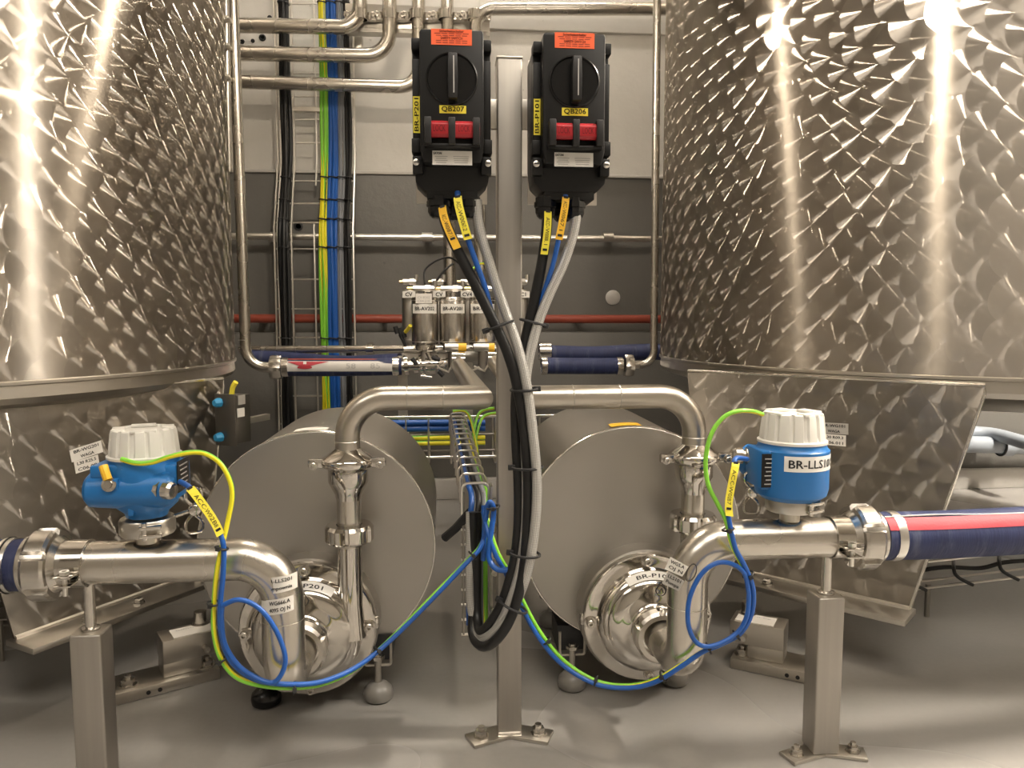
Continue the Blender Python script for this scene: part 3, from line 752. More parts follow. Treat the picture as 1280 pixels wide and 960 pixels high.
# ================================================================ centre post with two safety switches
POY = 1.256
pbx, pbz = P(636, 500, POY).x, P(634, 76, POY).z
px_ = pbx; PW = .0395
post = thing('mounting_post', 'tall square steel post between the two pumps', 'post', (px_, POY, 0))
MB().box((px_, POY, pbz/2+.003), (PW, PW, pbz-.006)).build('tube', MT['post'], post, bevel=.0025, seg=3)
MB().box((px_, POY, pbz-.001), (PW+.002, PW+.002, .004)).build('top_cap', MT['plate'], post, bevel=.001)
for a in (-22, 202):
    M2 = Matrix.Translation((px_, POY, 0)) @ Matrix.Rotation(math.radians(a), 4, 'Z')
    MB().box((.037, 0, .003), (.074, .042, .006), M2).build('foot_bar', MT['plate'], post, bevel=.0015)
    MB().lathe([(.0135, 0), (.0135, .002), (.0105, .002), (.0105, .012), (.006, .012), (.006, .018), (0, .018)], M2 @ Matrix.Translation((.052, 0, .006)), 6).build('anchor_bolt', MT['cast'], post)
MB().tube([(px_-PW/2, POY-PW/2, .008), (px_+PW/2, POY-PW/2, .008)], .004, 8).build('weld_bead', MT['drumedge'], post)
BS = S(565, 140, 1.13)
def switch(label, u, v, code, pcode, glands):
    "local frame: origin at photo centre of the lid, x right, y up, z towards the viewer"
    c = P(u, v, 1.135); m = face(c); s = BS
    t = thing('safety_switch', label, 'switch', c + Vector((0, 0, -100*s)))
    L = lambda x, y, z: m @ Vector((x*s, y*s, z*s))
    def bx(name, x, y, z, w_, h_, d_, mat, par=t, bev=1.2): return MB().box((x*s, y*s, z*s), (w_*s, h_*s, d_*s), m).build(name, MT[mat], par, bevel=bev*s)
    # mounting plate + bracket to the post
    bx('back_plate', 0, -6, -92, 98, 196, 3, 'plate', bev=.6)
    bx('bracket', (36 if u < 640 else -36), 20, -98, 60, 40, 9, 'plate', bev=.8)
    # base: wide box with clipped lower corners
    poly = [(-50, 82), (-50, -62), (-47, -85), (-36, -96), (36, -96), (47, -85), (50, -62), (50, 82), (46, 90), (-46, 90)]
    MB().prism([(x*s, y*s) for x, y in poly], 62*s, m @ Matrix.Translation((0, 0, -88*s))).build('base', MT['black'], t, bevel=1.5*s)
    # lid
    ld = [(-38, 96), (38, 96), (40, 92), (40, -50), (36, -66), (-36, -66), (-40, -50), (-40, 92)]
    lid = MB().prism([(x*s, y*s) for x, y in ld], 34*s, m @ Matrix.Translation((0, 0, -30*s))).build('lid', MT['black'], t, bevel=2*s, seg=3)
    for sx in (-1, 1):
        bx('corner_lug', sx*45, 83, -24, 11, 14, 26, 'black'); bx('side_rail', sx*45, 8, -24, 10, 116, 14, 'black')
        bx('hinge_block', sx*46, -42, -24, 11, 18, 22, 'black'); bx('lower_lug', sx*44, -66, -24, 13, 22, 20, 'black')
        sc = MB().lathe([(4.2*s, 0), (4.2*s, 2*s), (3*s, 2.8*s), (0, 2.8*s)], m @ Matrix.Translation((sx*46*s, -63*s, -14*s)), 16).build('screw', MT['wire'], t)
        bx('slot', sx*46, -63, -11.2, 6, 1.2, .6, 'rubber', sc, 0)
    # dial and knob
    MB().lathe([(32.5*s, 0), (32.5*s, 2*s), (31*s, 3*s), (29.5*s, 2*s), (29.5*s, 1*s), (0, 1*s)], m @ Matrix.Translation((0, 36*s, 3.5*s)), 56).build('dial', MT['blackgloss'], t)
    kn = MB().prism([(x*s, y*s) for x, y in ((-5.5, -27), (5.5, -27), (6.2, 0), (5.5, 27), (-5.5, 27), (-6.2, 0))], 17*s, m @ Matrix.Translation((1*s, 36*s, 4.5*s))).build('knob', MT['knob'], t, bevel=1.2*s)
    bx('knob_groove', 2.2, 37, 21.8, 1.4, 44, .6, 'faint', kn, 0)
    # red padlock slide behind three guards
    mb = MB()
    mb.prism([(a*s, b*s) for a, b in ((-11, 0), (-9, 8), (7, 10), (10, 6), (10, -6), (7, -10), (-9, -8))], 68*s, Matrix.Translation(L(-34, -29, 14)) @ Matrix(((0,0,1,0), (1,0,0,0), (0,1,0,0), (0,0,0,1))) @ Matrix.Rotation(PI, 4, 'Z'))
    lk = mb.build('lock_slide', MT['redlock'], t, bevel=.8*s)
    for tx, x in (('LOCK', -16), ('LOCK 1', 16)):
        text(tx, 11*s, lambda a, b: L(x, -29, 25.4) + Vector((a, 0, b)), lk, MT['lockink'], width=(17 if x > 0 else 15)*s)
    for x in (-30, -.5, 29.5): bx('guard', x, -31.5, 12, 8.5, 32, 30, 'knob', bev=1)
    bx('guard_sill', 0, -47.5, 8, 70, 4, 20, 'black')
    # orange warning label
    o = bx('warning_label', 0, 86.5, 4.4, 50.5, 19, .5, 'orange', bev=0)
    for tx, yy, wd, sz in (('Sicherheitsschalter', 93.5, 30, 3.6), ('SAFETY SWITCH', 85, 27, 3.6)):
        text(tx, sz*s*1.25, lambda a, b: L(0, yy, 5.0) + Vector((a, 0, b)), o, MT['inkred'], width=wd*s, bold=.00012)
    for yy, wd in ((90.6, 44), (88.2, 40), (82, 40), (79.6, 40)):
        for j in range(5):
            bx('print_line', -wd/2+wd*(j+.5)/5, yy, 4.75, wd/5-1.4, .8, .2, 'inkred', o, 0)
    y1 = bx('code_label', 1, -1, 4.4, 33.5, 9.6, .5, 'yellow', bev=0)
    text(code, 8.8*s, lambda a, b: L(1, -1, 5.0) + Vector((a, 0, b)), y1, MT['ink'], width=28*s, bold=.00022)
    y2 = bx('side_label', -45, -3, -16.6, 8.6, 45.5, .6, 'yellow', bev=0)
    text(pcode, 7.6*s, lambda a, b: L(-45-b/s, -3+a/s, -16.0), y2, MT['ink'], width=41*s, bold=.00022)
    rp = bx('rating_plate', 0, -60.5, 4.4, 50, 17.5, .5, 'white', bev=0)
    text('EATON', 4*s, lambda a, b: L(-18.5, -55, 5.0) + Vector((a, 0, b)), rp, MT['ink'], width=10*s, bold=.0002)
    for i in range(4):
        for x, wd in ((-14, 16-(i % 2)*3), (11, 20-(i*5 % 4))):
            bx('print_line', x, -58.8-i*2.5, 4.8, wd, .8, .2, 'faint', rp, 0)
    # cable outlets
    bx('gland_block', 0, -98, -52, 66, 16, 50, 'black')
    for gx, gz, r in glands:
        M2 = frame(L(gx, -102, gz), (0, 0, -1))
        g = MB().lathe([(r*s, 0), (r*s, 6*s), (r*1.12*s, 6*s), (r*1.12*s, 13*s), (r*s, 14*s), (r*s, 20*s), (r*.85*s, 25*s), (r*.62*s, 28*s), (0, 28*s)], M2, 10).build('cable_gland', MT['blackgloss'], t, ang=25)
    return t
switch('black safety switch labelled QB207 with a red lock slide', 565, 137, 'QB207', 'BR-P201', [(-17, -40, 15), (3, -66, 13), (22, -42, 15)])
switch('black safety switch labelled QB206 with a red lock slide', 717, 140, 'QB206', 'BR-P101', [(-30, -40, 14), (-4, -66, 13), (8, -40, 14)])
# ================================================================ level sensors
def cover_prof(s, r, h): return [(r*1.06, 0), (r*1.06, h*.08), (r*1.0, h*.12), (r*.985, h*.3), (r*.93, h*.86), (r*.90, h*.97), (r*.85, h), (r*.70, h), (r*.66, h*.93), (r*.20, h*.93), (0, h*.93)]
def grip(n, w_, dep, lo, hi):
    def rf(a, i):
        f = (a*n/(2*PI)) % 1.0
        return 1-dep if (lo <= i <= hi and abs(f-.5) < w_/2) else 1.0
    return rf
def tri_clamp(t, x, y, z, r, rot, wing):
    "hygienic clamp: two half rings, hinge bolt and a wing nut on a long bolt"
    M = Matrix.Translation((x, y, z)) @ Matrix.Rotation(rot, 4, 'Z')
    c = MB().lathe([(r*.62, -.012), (r*.95, -.012), (r, -.009), (r, .009), (r*.95, .012), (r*.62, .012)], M, 40, closed=True).build('clamp', MT['clampcast'], t)
    for zz in (-.006, .006): MB().box((r*.25, -r*1.02, zz), (.030, .016, .005), M).build('hinge_lug', MT['polish'], c, bevel=.001)
    MB().cyl(M @ Vector((r*.25-.008, -r*1.1, -.012)), M @ Vector((r*.25-.008, -r*1.1, .013)), .0038, 10).build('hinge_pin', MT['cast'], c)
    MB().cyl((x, y, z), wing, .0035, 12).build('clamp_bolt', MT['cast'], c)
    return c
def wing_nut(t, c, ax, sz):
    fr = frame(c, ax, (0, 0, 1))
    w_ = MB().lathe([(.009, -.008), (.010, 0), (.008, .010), (.004, .012), (0, .012)], fr, 20).build('wing_nut', MT['polish'], t)
    # two open loops as wings
    for s in (-1, 1):
        pts = [Vector((s*.006, .002, 0)), Vector((s*.018, -.010, .004)), Vector((s*.031, -.009, .008)), Vector((s*.033, .002, .009)), Vector((s*.031, .011, .008)), Vector((s*.018, .012, .004))]
        MB().tube([fr @ p for p in spline(pts+[pts[0]], 4)[:-1]], .0024, 8, closed=True).build('wing', MT['polish'], w_)
def gland(t, c, ax, r=.0115, L=.03):
    g = MB().lathe([(r*.9, -.004), (r*1.15, -.002), (r*1.15, L*.25), (r*.8, L*.27), (r*.8, L*.4), (r*1.05, L*.42), (r*1.05, L*.78), (r*.85, L*.95), (r*.5, L), (0, L)], frame(c, ax), 12).build('cable_gland', MT['cast'], t, ang=25)
    return g
# --- left sensor: aluminium housing with a fat horizontal barrel
s1 = S(180, 590, SY)
cL = P(181, 570, SY)
base = Vector((cL.x, SY, zL+SR))
ls1 = thing('level_sensor', 'blue level sensor with a horizontal barrel and a pale ribbed cap', 'sensor', base)
X, Z = cL.x, cL.z; y0 = SY
MB().lathe([(25*s1, -78*s1), (27*s1, -72*s1), (38*s1, -62*s1), (44*s1, -45*s1), (45*s1, -12*s1), (43*s1, -8*s1), (43*s1, 0)], Matrix.Translation((X, y0, Z)), 48).build('housing', MT['bluepaint'], ls1)
MB().lathe([(0, -62*s1), (17*s1, -62*s1), (22*s1, -57*s1), (24*s1, -30*s1), (24.5*s1, 28*s1), (22*s1, 40*s1), (14*s1, 46*s1), (0, 46*s1)], frame((X, y0-.026, Z-38*s1), (1, 0, 0)), 40).build('barrel', MT['bluepaint'], ls1)
MB().box((X-26*s1, y0-.012, Z-13*s1), (54*s1, 56*s1, 17*s1)).build('shoulder', MT['bluepaint'], ls1, bevel=.004)
MB().box((X+30*s1, y0, Z-30*s1), (36*s1, 56*s1, 46*s1)).build('terminal_side', MT['bluepaint'], ls1, bevel=.005)
MB().box((X-6*s1, y0-.036, Z-62*s1), (7*s1, 12*s1, 16*s1)).build('rib', MT['bluepaint'], ls1, bevel=.002)
MB().box((X-8*s1, y0-.042, Z-20*s1), (12*s1, 12*s1, 22*s1)).build('rib', MT['bluepaint'], ls1, bevel=.002)
cv = MB().lathe(cover_prof(s1, 42.5*s1, 37*s1), Matrix.Translation((X, y0, Z)), 120, rf=grip(14, .26, .075, 3, 5)).build('cap', MT['cover'], ls1, ang=28)
for a in (20, 110, 200, 290):
    MB().box((0, 29*s1, 36.4*s1), (30*s1, 15*s1, 3.4*s1), Matrix.Translation((X, y0, Z)) @ Matrix.Rotation(math.radians(a), 4, 'Z')).build('cap_lug', MT['cover'], cv, bevel=.001)
npz = MB().box((X+48.6*s1, y0-.004, Z-24*s1), (.0012, 44*s1, 40*s1)).build('name_plate', MT['blackgloss'], ls1)
for k in range(5): MB().box((X+49.8*s1, y0-.006, Z-(10+k*6)*s1), (.0004, (30-4*(k % 3))*s1, 1.6*s1)).build('print_line', MT['faint'], npz)
g1 = gland(ls1, (X+28*s1, y0-.040, Z-36*s1), (1, -.30, -.08), .0125, .026)
# earth terminal with lug
et = MB().lathe([(9*s1, 0), (9*s1, 6*s1), (5*s1, 7*s1), (5*s1, 10*s1), (0, 10*s1)], frame((X-26*s1, y0-.048, Z-28*s1), (0, -1, .25)), 16).build('earth_terminal', MT['cast'], ls1)
MB().box((X-21*s1, y0-.046, Z-27*s1), (11*s1, 14*s1, 14*s1)).build('earth_boss', MT['bluepaint'], ls1, bevel=.002)
MB().tube(spline([(X-27*s1, y0-.054, Z-20*s1), (X-30*s1, y0-.053, Z-11*s1), (X-33*s1, y0-.050, Z-4*s1)], 4), .0062, 10).build('cable_lug', MT['amber'], ls1)
MB().cyl((X, y0, zL+SR-.002), (X, y0, Z-84*s1), .0165, 28).build('weld_neck', MT['pipe_old'], ls1)
wl = P(243, 637, SY+.02)
tri_clamp(ls1, X, y0, P(185, 656, SY).z, 34*s1, math.radians(12), wl)
wing_nut(ls1, wl, (.35, -1, .1), .02)
# --- right sensor: round housing with tag BR-LLS101
s2 = S(990, 560, SY)
cR = P(990, 552, SY)
ls2 = thing('level_sensor', 'blue level sensor with a white tag reading BR-LLS101', 'sensor', (cR.x, SY, zR+SR))
X, Z = cR.x, cR.z
MB().lathe([(17*s2, -85*s2), (18*s2, -72*s2), (34*s2, -68*s2), (41*s2, -62*s2), (43*s2, -54*s2), (43*s2, -8*s2), (40*s2, -5*s2), (39*s2, 0)], Matrix.Translation((X, y0, Z)), 56).build('housing', MT['bluepaint'], ls2)
MB().box((X-27*s2, y0+.002, Z-30*s2), (40*s2, 50*s2, 46*s2)).build('terminal_side', MT['bluepaint'], ls2, bevel=.004)
MB().lathe([(20*s2, 0), (20*s2, 46*s2), (15*s2, 50*s2), (0, 50*s2)], frame((X-10*s2, y0+.01, Z-30*s2), (-.55, .8, 0)), 32).build('barrel', MT['bluepaint'], ls2)
cv = MB().lathe(cover_prof(s2, 38*s2, 36*s2), Matrix.Translation((X, y0, Z)), 120, rf=grip(14, .26, .075, 3, 5)).build('cap', MT['cover'], ls2, ang=28)
for a in (20, 110, 200, 290):
    MB().box((0, 26*s2, 35.4*s2), (27*s2, 14*s2, 3.4*s2), Matrix.Translation((X, y0, Z)) @ Matrix.Rotation(math.radians(a), 4, 'Z')).build('cap_lug', MT['cover'], cv, bevel=.001)
npz = MB().box((0, 0, 0), (17*s2, .0012, 40*s2), Matrix.Translation((X-38.5*s2, y0-.0312, Z-30*s2))).build('name_plate', MT['blackgloss'], ls2)
for k in range(7): MB().box((0, -.0009, (14-5*k)*s2), ((11-3*(k % 2))*s2, .0004, 1.2*s2), Matrix.Translation((X-38*s2, y0-.0312, Z-30*s2))).build('print_line', MT['faint'], npz)
# wrapped name tag
def tagpt(a, zz, e): return Vector((X+(43*s2+e)*math.sin(a), y0-(43*s2+e)*math.cos(a), Z-20*s2+zz))
vs = []; fs = []
for i in range(17):
    a = -.62+1.75*i/16; vs += [tagpt(a, -9*s2, .0006), tagpt(a, 9*s2, .0006)]
for i in range(16): fs.append((2*i, 2*i+2, 2*i+3, 2*i+1))
o = MB().add(vs, fs).build('name_tag', MT['white'], ls2)
text('BR-LLS101', 13.5*s2, lambda x, y: tagpt(.20+x/(43*s2), y, .0012), o, MT['ink'], width=60*s2, bold=.00035)
g2 = gland(ls2, P(938, 570, SY+.03), (-1, .2, 0), .0125, .03)
MB().cyl((X, y0, zR+SR-.002), (X, y0, Z-84*s2), .0155, 28).build('weld_neck', MT['pipe_old'], ls2)
wl = P(940, 615, SY+.03)
tri_clamp(ls2, X, y0, P(990, 628, SY).z, 29*s2, math.radians(20), wl)
wing_nut(ls2, wl, (-.3, -1, .05), .02)
# ================================================================ cables
def tie(parent, path, f, R, mat='rubber', tail=True):
    i = max(1, min(len(path)-2, int(f*(len(path)-1)))); c = path[i]; ax = (path[i+1]-path[i-1]).normalized()
    o = MB().torus(c, ax, R, .0016, 20, 6).build('cable_tie', MT[mat], parent)
    if tail:
        fr = frame(c, ax, (0, -1, .3)); MB().box((R+.001, .002, 0), (.006, .0055, .0055), fr).build('tie_head', MT[mat], o)
    return o
def marker(parent, path, f0, f1, mat, wd, txt, off=(0, -1, 0), rc=.0042):
    n = len(path)-1; a, b = path[int(f0*n)], path[int(f1*n)]
    mid = path[int((f0+f1)/2*n)]
    X_ = (b-a).normalized(); N_ = Vector(off); N_ = (N_-X_*N_.dot(X_)).normalized(); Y_ = N_.cross(X_)
    K = 8; vs = []; fs = []
    pts = [path[int((f0+(f1-f0)*k/K)*n)] for k in range(K+1)]
    for p in pts:
        for sy_ in (-1, 1):
            for h in (.0, .0016): vs.append(p+N_*(rc+.0004+h)+Y_*sy_*wd/2)
    for k in range(K):
        a4 = 4*k
        fs += [(a4+1, a4+3, a4+7, a4+5), (a4, a4+4, a4+6, a4+2), (a4, a4+1, a4+5, a4+4), (a4+2, a4+6, a4+7, a4+3)]
    fs += [(0, 2, 3, 1), (4*K, 4*K+1, 4*K+3, 4*K+2)]
    o = MB().add(vs, fs).build('marker_tag', MT[mat], parent, smooth=False)
    L = (b-a).length
    def fn(x, y):
        t = min(1, max(0, .5+x/L)); q = t*K; k = min(K-1, int(q)); p = pts[k].lerp(pts[k+1], q-k)
        return p+N_*(rc+.0024)+Y_*y
    text(txt, wd*.72, fn, o, MT['ink'], width=L*.62)
    for e in (.08, .92):
        i = int(e*K); p = pts[0].lerp(pts[-1], e) if K < 2 else pts[i]
        MB().box((0, 0, 0), (.0035, wd*.62, .0006), Matrix((X_, Y_, N_)).transposed().to_4x4()).build('tag_slot', MT['ink'], o).location += p+N_*(rc+.0024)
    return o
def cable(name, label, cat, px, r, mat, n=12, k=7, ties=(), R=None, group=None):
    pts = spline([q if isinstance(q, Vector) else P(*q) for q in px], k)
    t = thing(name, label, cat, pts[0], group)
    MB().tube(pts, r, n).build('sheath', MT[mat], t)
    for f in ties: tie(t, pts, f, R or r+.001)
    return t, pts
cy0 = SY-SR-.012
# left earth cable and blue signal cable
yL = [(152, 574, 1.108), (170, 579, 1.102), (190, 578, 1.102), (212, 571, 1.10), (235, 566, 1.10), (256, 567, 1.10), (275, 579, 1.10), (287, 600, 1.10), (290, 622, 1.10), (285, 650, 1.10),
      (277, 685, 1.095), (271, 715, 1.095), (267, 760, 1.10), (268, 795, 1.10), (277, 825, 1.10), (298, 848, 1.10), (335, 858, 1.10), (380, 859, 1.11), (415, 851, 1.13), (450, 832, 1.16),
      (490, 797, 1.19), (540, 746, 1.21), (580, 705, 1.225), (600, 683, 1.235), (607, 660, 1.25), (606, 635, 1.26)]
tc, pth = cable('earth_cable', 'yellow and green earth cable looping from the barrel sensor to the cable basket', 'cable', yL, .0035, 'yg')
for f in (.405, .475, .56, .67, .785, .90): tie(tc, pth, f, .0085)
bL = [(225, 602, 1.118), (238, 610, 1.10), (255, 632, 1.098), (270, 655, 1.098), (279, 680, 1.093), (279, 715, 1.093), (275, 760, 1.097), (277, 795, 1.097), (288, 825, 1.097), (312, 846, 1.097), (340, 854, 1.097),
      (385, 855, 1.108), (418, 847, 1.128), (453, 829, 1.158), (493, 796, 1.188), (542, 747, 1.208), (582, 705, 1.222), (600, 685, 1.232), (606, 660, 1.247), (604, 632, 1.26)]
tb, pb = cable('signal_cable', 'blue signal cable with a yellow tag from the barrel sensor', 'cable', bL, .0038, 'bluecable')
marker(tb, pb, .055, .195, 'yellow', .0115, 'ACC-W02B8', (0.25, -1, .15))
lpL = [(278, 757, 1.094), (295, 750, 1.092), (312, 753, 1.092), (330, 766, 1.092), (346, 790, 1.092), (356, 818, 1.092), (354, 838, 1.092), (342, 853, 1.092), (322, 848, 1.093), (298, 832, 1.093), (281, 805, 1.094), (277, 775, 1.094), (278, 757, 1.094)]
cable('cable_loop', 'spare loop of blue cable hanging in front of the taped suction pipe', 'cable', lpL, .0036, 'bluecable')
# right earth cable and blue signal cable
yR = [(953, 518, 1.13), (940, 514, 1.11), (922, 514, 1.10), (904, 522, 1.10), (889, 543, 1.10), (882, 575, 1.10), (885, 605, 1.10), (897, 630, 1.098), (907, 650, 1.095), (914, 678, 1.095), (925, 702, 1.10), (938, 725, 1.105), (941, 752, 1.11), (930, 785, 1.11), (906, 803, 1.11),
      (882, 812, 1.11), (852, 831, 1.12), (820, 849, 1.14), (785, 857, 1.16), (745, 851, 1.18), (705, 826, 1.20), (675, 790, 1.205), (652, 748, 1.212), (634, 712, 1.212), (622, 690, 1.212), (612, 660, 1.225), (608, 638, 1.25)]
tc2, pth2 = cable('earth_cable', 'yellow and green earth cable looping from the BR-LLS101 sensor to the cable basket', 'cable', yR, .0034, 'yg')
for f in (.325, .415, .52, .575, .645, .735, .80): tie(tc2, pth2, f, .0082)
bR = [(934, 574, 1.125), (920, 573, 1.11), (917, 585, 1.10), (912, 610, 1.098), (909, 632, 1.096), (912, 655, 1.092), (919, 685, 1.093), (931, 708, 1.097), (941, 735, 1.10), (940, 765, 1.105), (926, 791, 1.107), (900, 806, 1.107), (878, 815, 1.107),
      (850, 834, 1.117), (818, 853, 1.137), (783, 860, 1.157), (742, 854, 1.177), (701, 829, 1.197), (671, 793, 1.202), (648, 750, 1.21), (631, 714, 1.21), (619, 692, 1.21), (609, 662, 1.223), (604, 640, 1.25)]
tb2, pb2 = cable('signal_cable', 'blue signal cable with a yellow tag from the BR-LLS101 sensor', 'cable', bR, .0038, 'bluecable')
marker(tb2, pb2, .07, .20, 'yellow', .0115, 'ACC-W02B7', (0, -1, .1))
lpR = [(936, 742, 1.098), (930, 716, 1.096), (912, 704, 1.095), (893, 705, 1.094), (875, 720, 1.094), (862, 748, 1.094), (860, 778, 1.095), (868, 800, 1.097), (882, 808, 1.099), (903, 803, 1.10), (924, 788, 1.102), (934, 768, 1.10), (936, 742, 1.098)]
cable('cable_loop', 'spare loop of blue cable hanging in front of the BR-LLS101 suction pipe', 'cable', lpR, .0036, 'bluecable')
# blue loops hanging out of the central basket
cable('cable_loop', 'thick blue cable doubled over at the end of the wire basket', 'cable', [(604, 700, 1.245), (606, 660, 1.235), (609, 635, 1.23), (613, 628, 1.225), (617, 640, 1.225), (612, 680, 1.215), (612, 700, 1.21), (622, 712, 1.20), (638, 711, 1.196), (652, 700, 1.20)], .0045, 'bluecable', ties=(.42,), R=.0105)
# power cables of the safety switches
pa = [(552, 248, 1.175), (555, 272, 1.172), (566, 300, 1.168), (590, 348, 1.166), (616, 400, 1.166), (636, 445, 1.168), (648, 490, 1.170), (656, 545, 1.172), (660, 600, 1.174), (659, 660, 1.176), (654, 716, 1.176), (641, 766, 1.176), (623, 797, 1.185), (604, 808, 1.215), (591, 792, 1.255), (592, 750, 1.275), (592, 700, 1.28), (592, 640, 1.285)]
t1_, p1 = cable('power_cable', 'black power cable with an amber tag leaving the switch labelled QB207', 'cable', pa, .0082, 'blackcable', 16)
marker(t1_, p1, .04, .135, 'amber', .012, 'ACC-W0087.1', (0, -1, 0), .0086)
pa2 = [(596, 250, 1.175), (599, 285, 1.175), (612, 330, 1.174), (630, 385, 1.172), (646, 430, 1.170), (658, 480, 1.166), (666, 540, 1.164), (671, 600, 1.164), (669, 655, 1.165), (660, 712, 1.172), (643, 757, 1.185), (623, 785, 1.20), (605, 795, 1.228), (595, 782, 1.262), (588, 750, 1.272), (588, 700, 1.28), (588, 640, 1.29)]
t2_, p2 = cable('power_cable', 'silver braided power cable leaving the switch labelled QB207', 'cable', pa2, .0078, 'braid', 18)
pa3 = [(684, 262, 1.175), (683, 290, 1.178), (677, 330, 1.184), (668, 375, 1.189), (659, 415, 1.192), (652, 450, 1.192), (645, 495, 1.190), (645, 545, 1.190), (648, 600, 1.190), (648, 655, 1.192), (642, 705, 1.194), (628, 752, 1.20), (612, 780, 1.215), (600, 788, 1.24), (596, 760, 1.27), (596, 700, 1.28), (596, 640, 1.29)]
t3_, p3 = cable('power_cable', 'dark grey power cable with a yellow tag leaving the switch labelled QB206', 'cable', pa3, .0082, 'blackcable', 16)
marker(t3_, p3, .012, .115, 'yellow', .011, 'ACC-W0088.1', (0, -1, 0), .0086)
pa4 = [(722, 255, 1.175), (717, 290, 1.176), (704, 330, 1.178), (688, 365, 1.180), (674, 400, 1.182), (663, 440, 1.182), (657, 480, 1.181), (656, 540, 1.181), (658, 600, 1.182), (657, 660, 1.184), (649, 716, 1.187), (632, 766, 1.195), (612, 796, 1.213), (598, 796, 1.245), (594, 750, 1.278), (593, 700, 1.288), (593, 640, 1.295)]
t4_, p4 = cable('power_cable', 'silver braided power cable leaving the switch labelled QB206', 'cable', pa4, .0078, 'braid', 18)
b1_ = [(572, 240, 1.165), (573, 256, 1.158), (582, 290, 1.156), (594, 325, 1.16), (606, 358, 1.166), (613, 385, 1.174), (618, 400, 1.178)]
t5_, p5 = cable('control_cable', 'thin blue control cable with a yellow tag under the switch labelled QB207', 'cable', b1_, .0042, 'bluecable')
marker(t5_, p5, .10, .40, 'yellow', .0125, 'ACC-W0067.2', (0, -1, 0))
b2_ = [(707, 244, 1.165), (705, 262, 1.162), (698, 300, 1.166), (690, 335, 1.174), (680, 365, 1.186), (672, 385, 1.195)]
t6_, p6 = cable('control_cable', 'thin blue control cable with an amber tag under the switch labelled QB206', 'cable', b2_, .0038, 'bluecable')
marker(t6_, p6, .06, .42, 'amber', .011, 'ACC-W0067.1', (0, -1, 0))
# ties round the whole bundle
def bundle_tie(par, u, v, y, rx, ry, ang, tail):
    c = P(u, v, y); fr = frame(c, Vector((math.sin(ang), 0, math.cos(ang))), (1, 0, 0))
    o = MB().tube([fr @ Vector((rx*math.cos(2*PI*i/24), ry*math.sin(2*PI*i/24), 0)) for i in range(24)], .0022, 6, closed=True).build('cable_tie', MT['rubber'], par)
    MB().box((tail*rx, 0, 0), (.011, .008, .008), fr).build('tie_head', MT['rubber'], o, bevel=.001)
bundle_tie(t1_, 624, 407, 1.169, .022, .013, -.35, -1)
bundle_tie(t3_, 666, 403, 1.187, .020, .013, .25, 1)
bundle_tie(t4_, 655, 487, 1.178, .0205, .024, -.05, 1)
bundle_tie(t4_, 659, 584, 1.177, .0245, .022, 0, -1)
bundle_tie(t4_, 656, 692, 1.18, .024, .022, .1, -1)
bundle_tie(t4_, 641, 757, 1.188, .0245, .022, .45, -1)
# ================================================================ wire baskets
def wires(parent, paths, r, name, mat='wire', n=6):
    for p in paths: MB().tube(p, r, n).build(name, MT[mat], parent)
# central basket: runs back from the post at low height, its near end turned down
bz = .42
cb = thing('cable_basket', 'narrow wire cable basket running back between the two pumps', 'cable tray', (P(594, 700, 1.29).x, 1.29, 0))
xa, xb = P(577, 606, 1.29).x, P(611, 606, 1.29).x
za = P(594, 606, 1.29).z
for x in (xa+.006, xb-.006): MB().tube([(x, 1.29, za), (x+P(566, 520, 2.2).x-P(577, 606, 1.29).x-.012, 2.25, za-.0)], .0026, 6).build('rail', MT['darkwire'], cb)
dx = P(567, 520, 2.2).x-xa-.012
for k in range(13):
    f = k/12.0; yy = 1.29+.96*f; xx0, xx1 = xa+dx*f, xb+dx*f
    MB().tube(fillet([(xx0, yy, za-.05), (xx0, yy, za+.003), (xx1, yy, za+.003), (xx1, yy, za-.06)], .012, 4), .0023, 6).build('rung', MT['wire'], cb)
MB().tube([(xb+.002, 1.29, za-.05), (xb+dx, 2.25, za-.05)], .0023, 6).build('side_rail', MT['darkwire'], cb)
# down-turned part
zb0 = P(590, 803, 1.29).z
vx0, vx1 = P(580, 803, 1.31).x, P(605, 803, 1.31).x
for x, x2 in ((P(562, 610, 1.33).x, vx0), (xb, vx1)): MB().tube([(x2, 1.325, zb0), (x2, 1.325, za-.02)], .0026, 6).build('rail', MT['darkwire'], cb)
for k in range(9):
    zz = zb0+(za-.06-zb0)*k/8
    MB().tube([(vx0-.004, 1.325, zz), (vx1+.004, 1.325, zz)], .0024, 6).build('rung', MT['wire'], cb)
for k, (u, v) in enumerate(((619, 637), (619, 660), (618, 715), (617, 765))):
    MB().lathe([(.007, 0), (.007, .004), (.004, .004), (.004, .010), (0, .010)], frame(P(u, v, 1.27), (.3, -1, 0)), 8).build('rail_bolt', MT['wire'], cb)
MB().box((P(614, 700, 1.29).x, 1.29, (zb0+za)/2+.01), (.004, .03, za-zb0-.02)).build('bracket_strip', MT['plate'], cb)
MB().tube([P(556, 672, 1.36), P(570, 660, 1.34), P(588, 640, 1.31)], .008, 10).build('clamp_arm', MT['rubber'], cb)
# cables lying in that basket
for i, (x, m, lab) in enumerate(((.012, 'bluecable', 'blue cable lying in the narrow wire basket between the pumps'), (.024, 'blackcable', 'black cable lying in the narrow wire basket between the pumps'), (.034, 'greycable', 'grey cable lying in the narrow wire basket between the pumps'), (.04, 'yg', 'yellow and green wire lying in the narrow wire basket between the pumps'))):
    cable('basket_cable', lab, 'cable', [Vector((xa+x, 1.30, za-.25)), Vector((xa+x, 1.30, za-.10)), Vector((xa+x+.006, 1.32, za-.03)), Vector((xa+x+dx*.1, 1.40, za-.012)), Vector((xa+x+dx*.5, 1.75, za-.015)), Vector((xa+x+dx*.95, 2.2, za-.012))], .005, m)
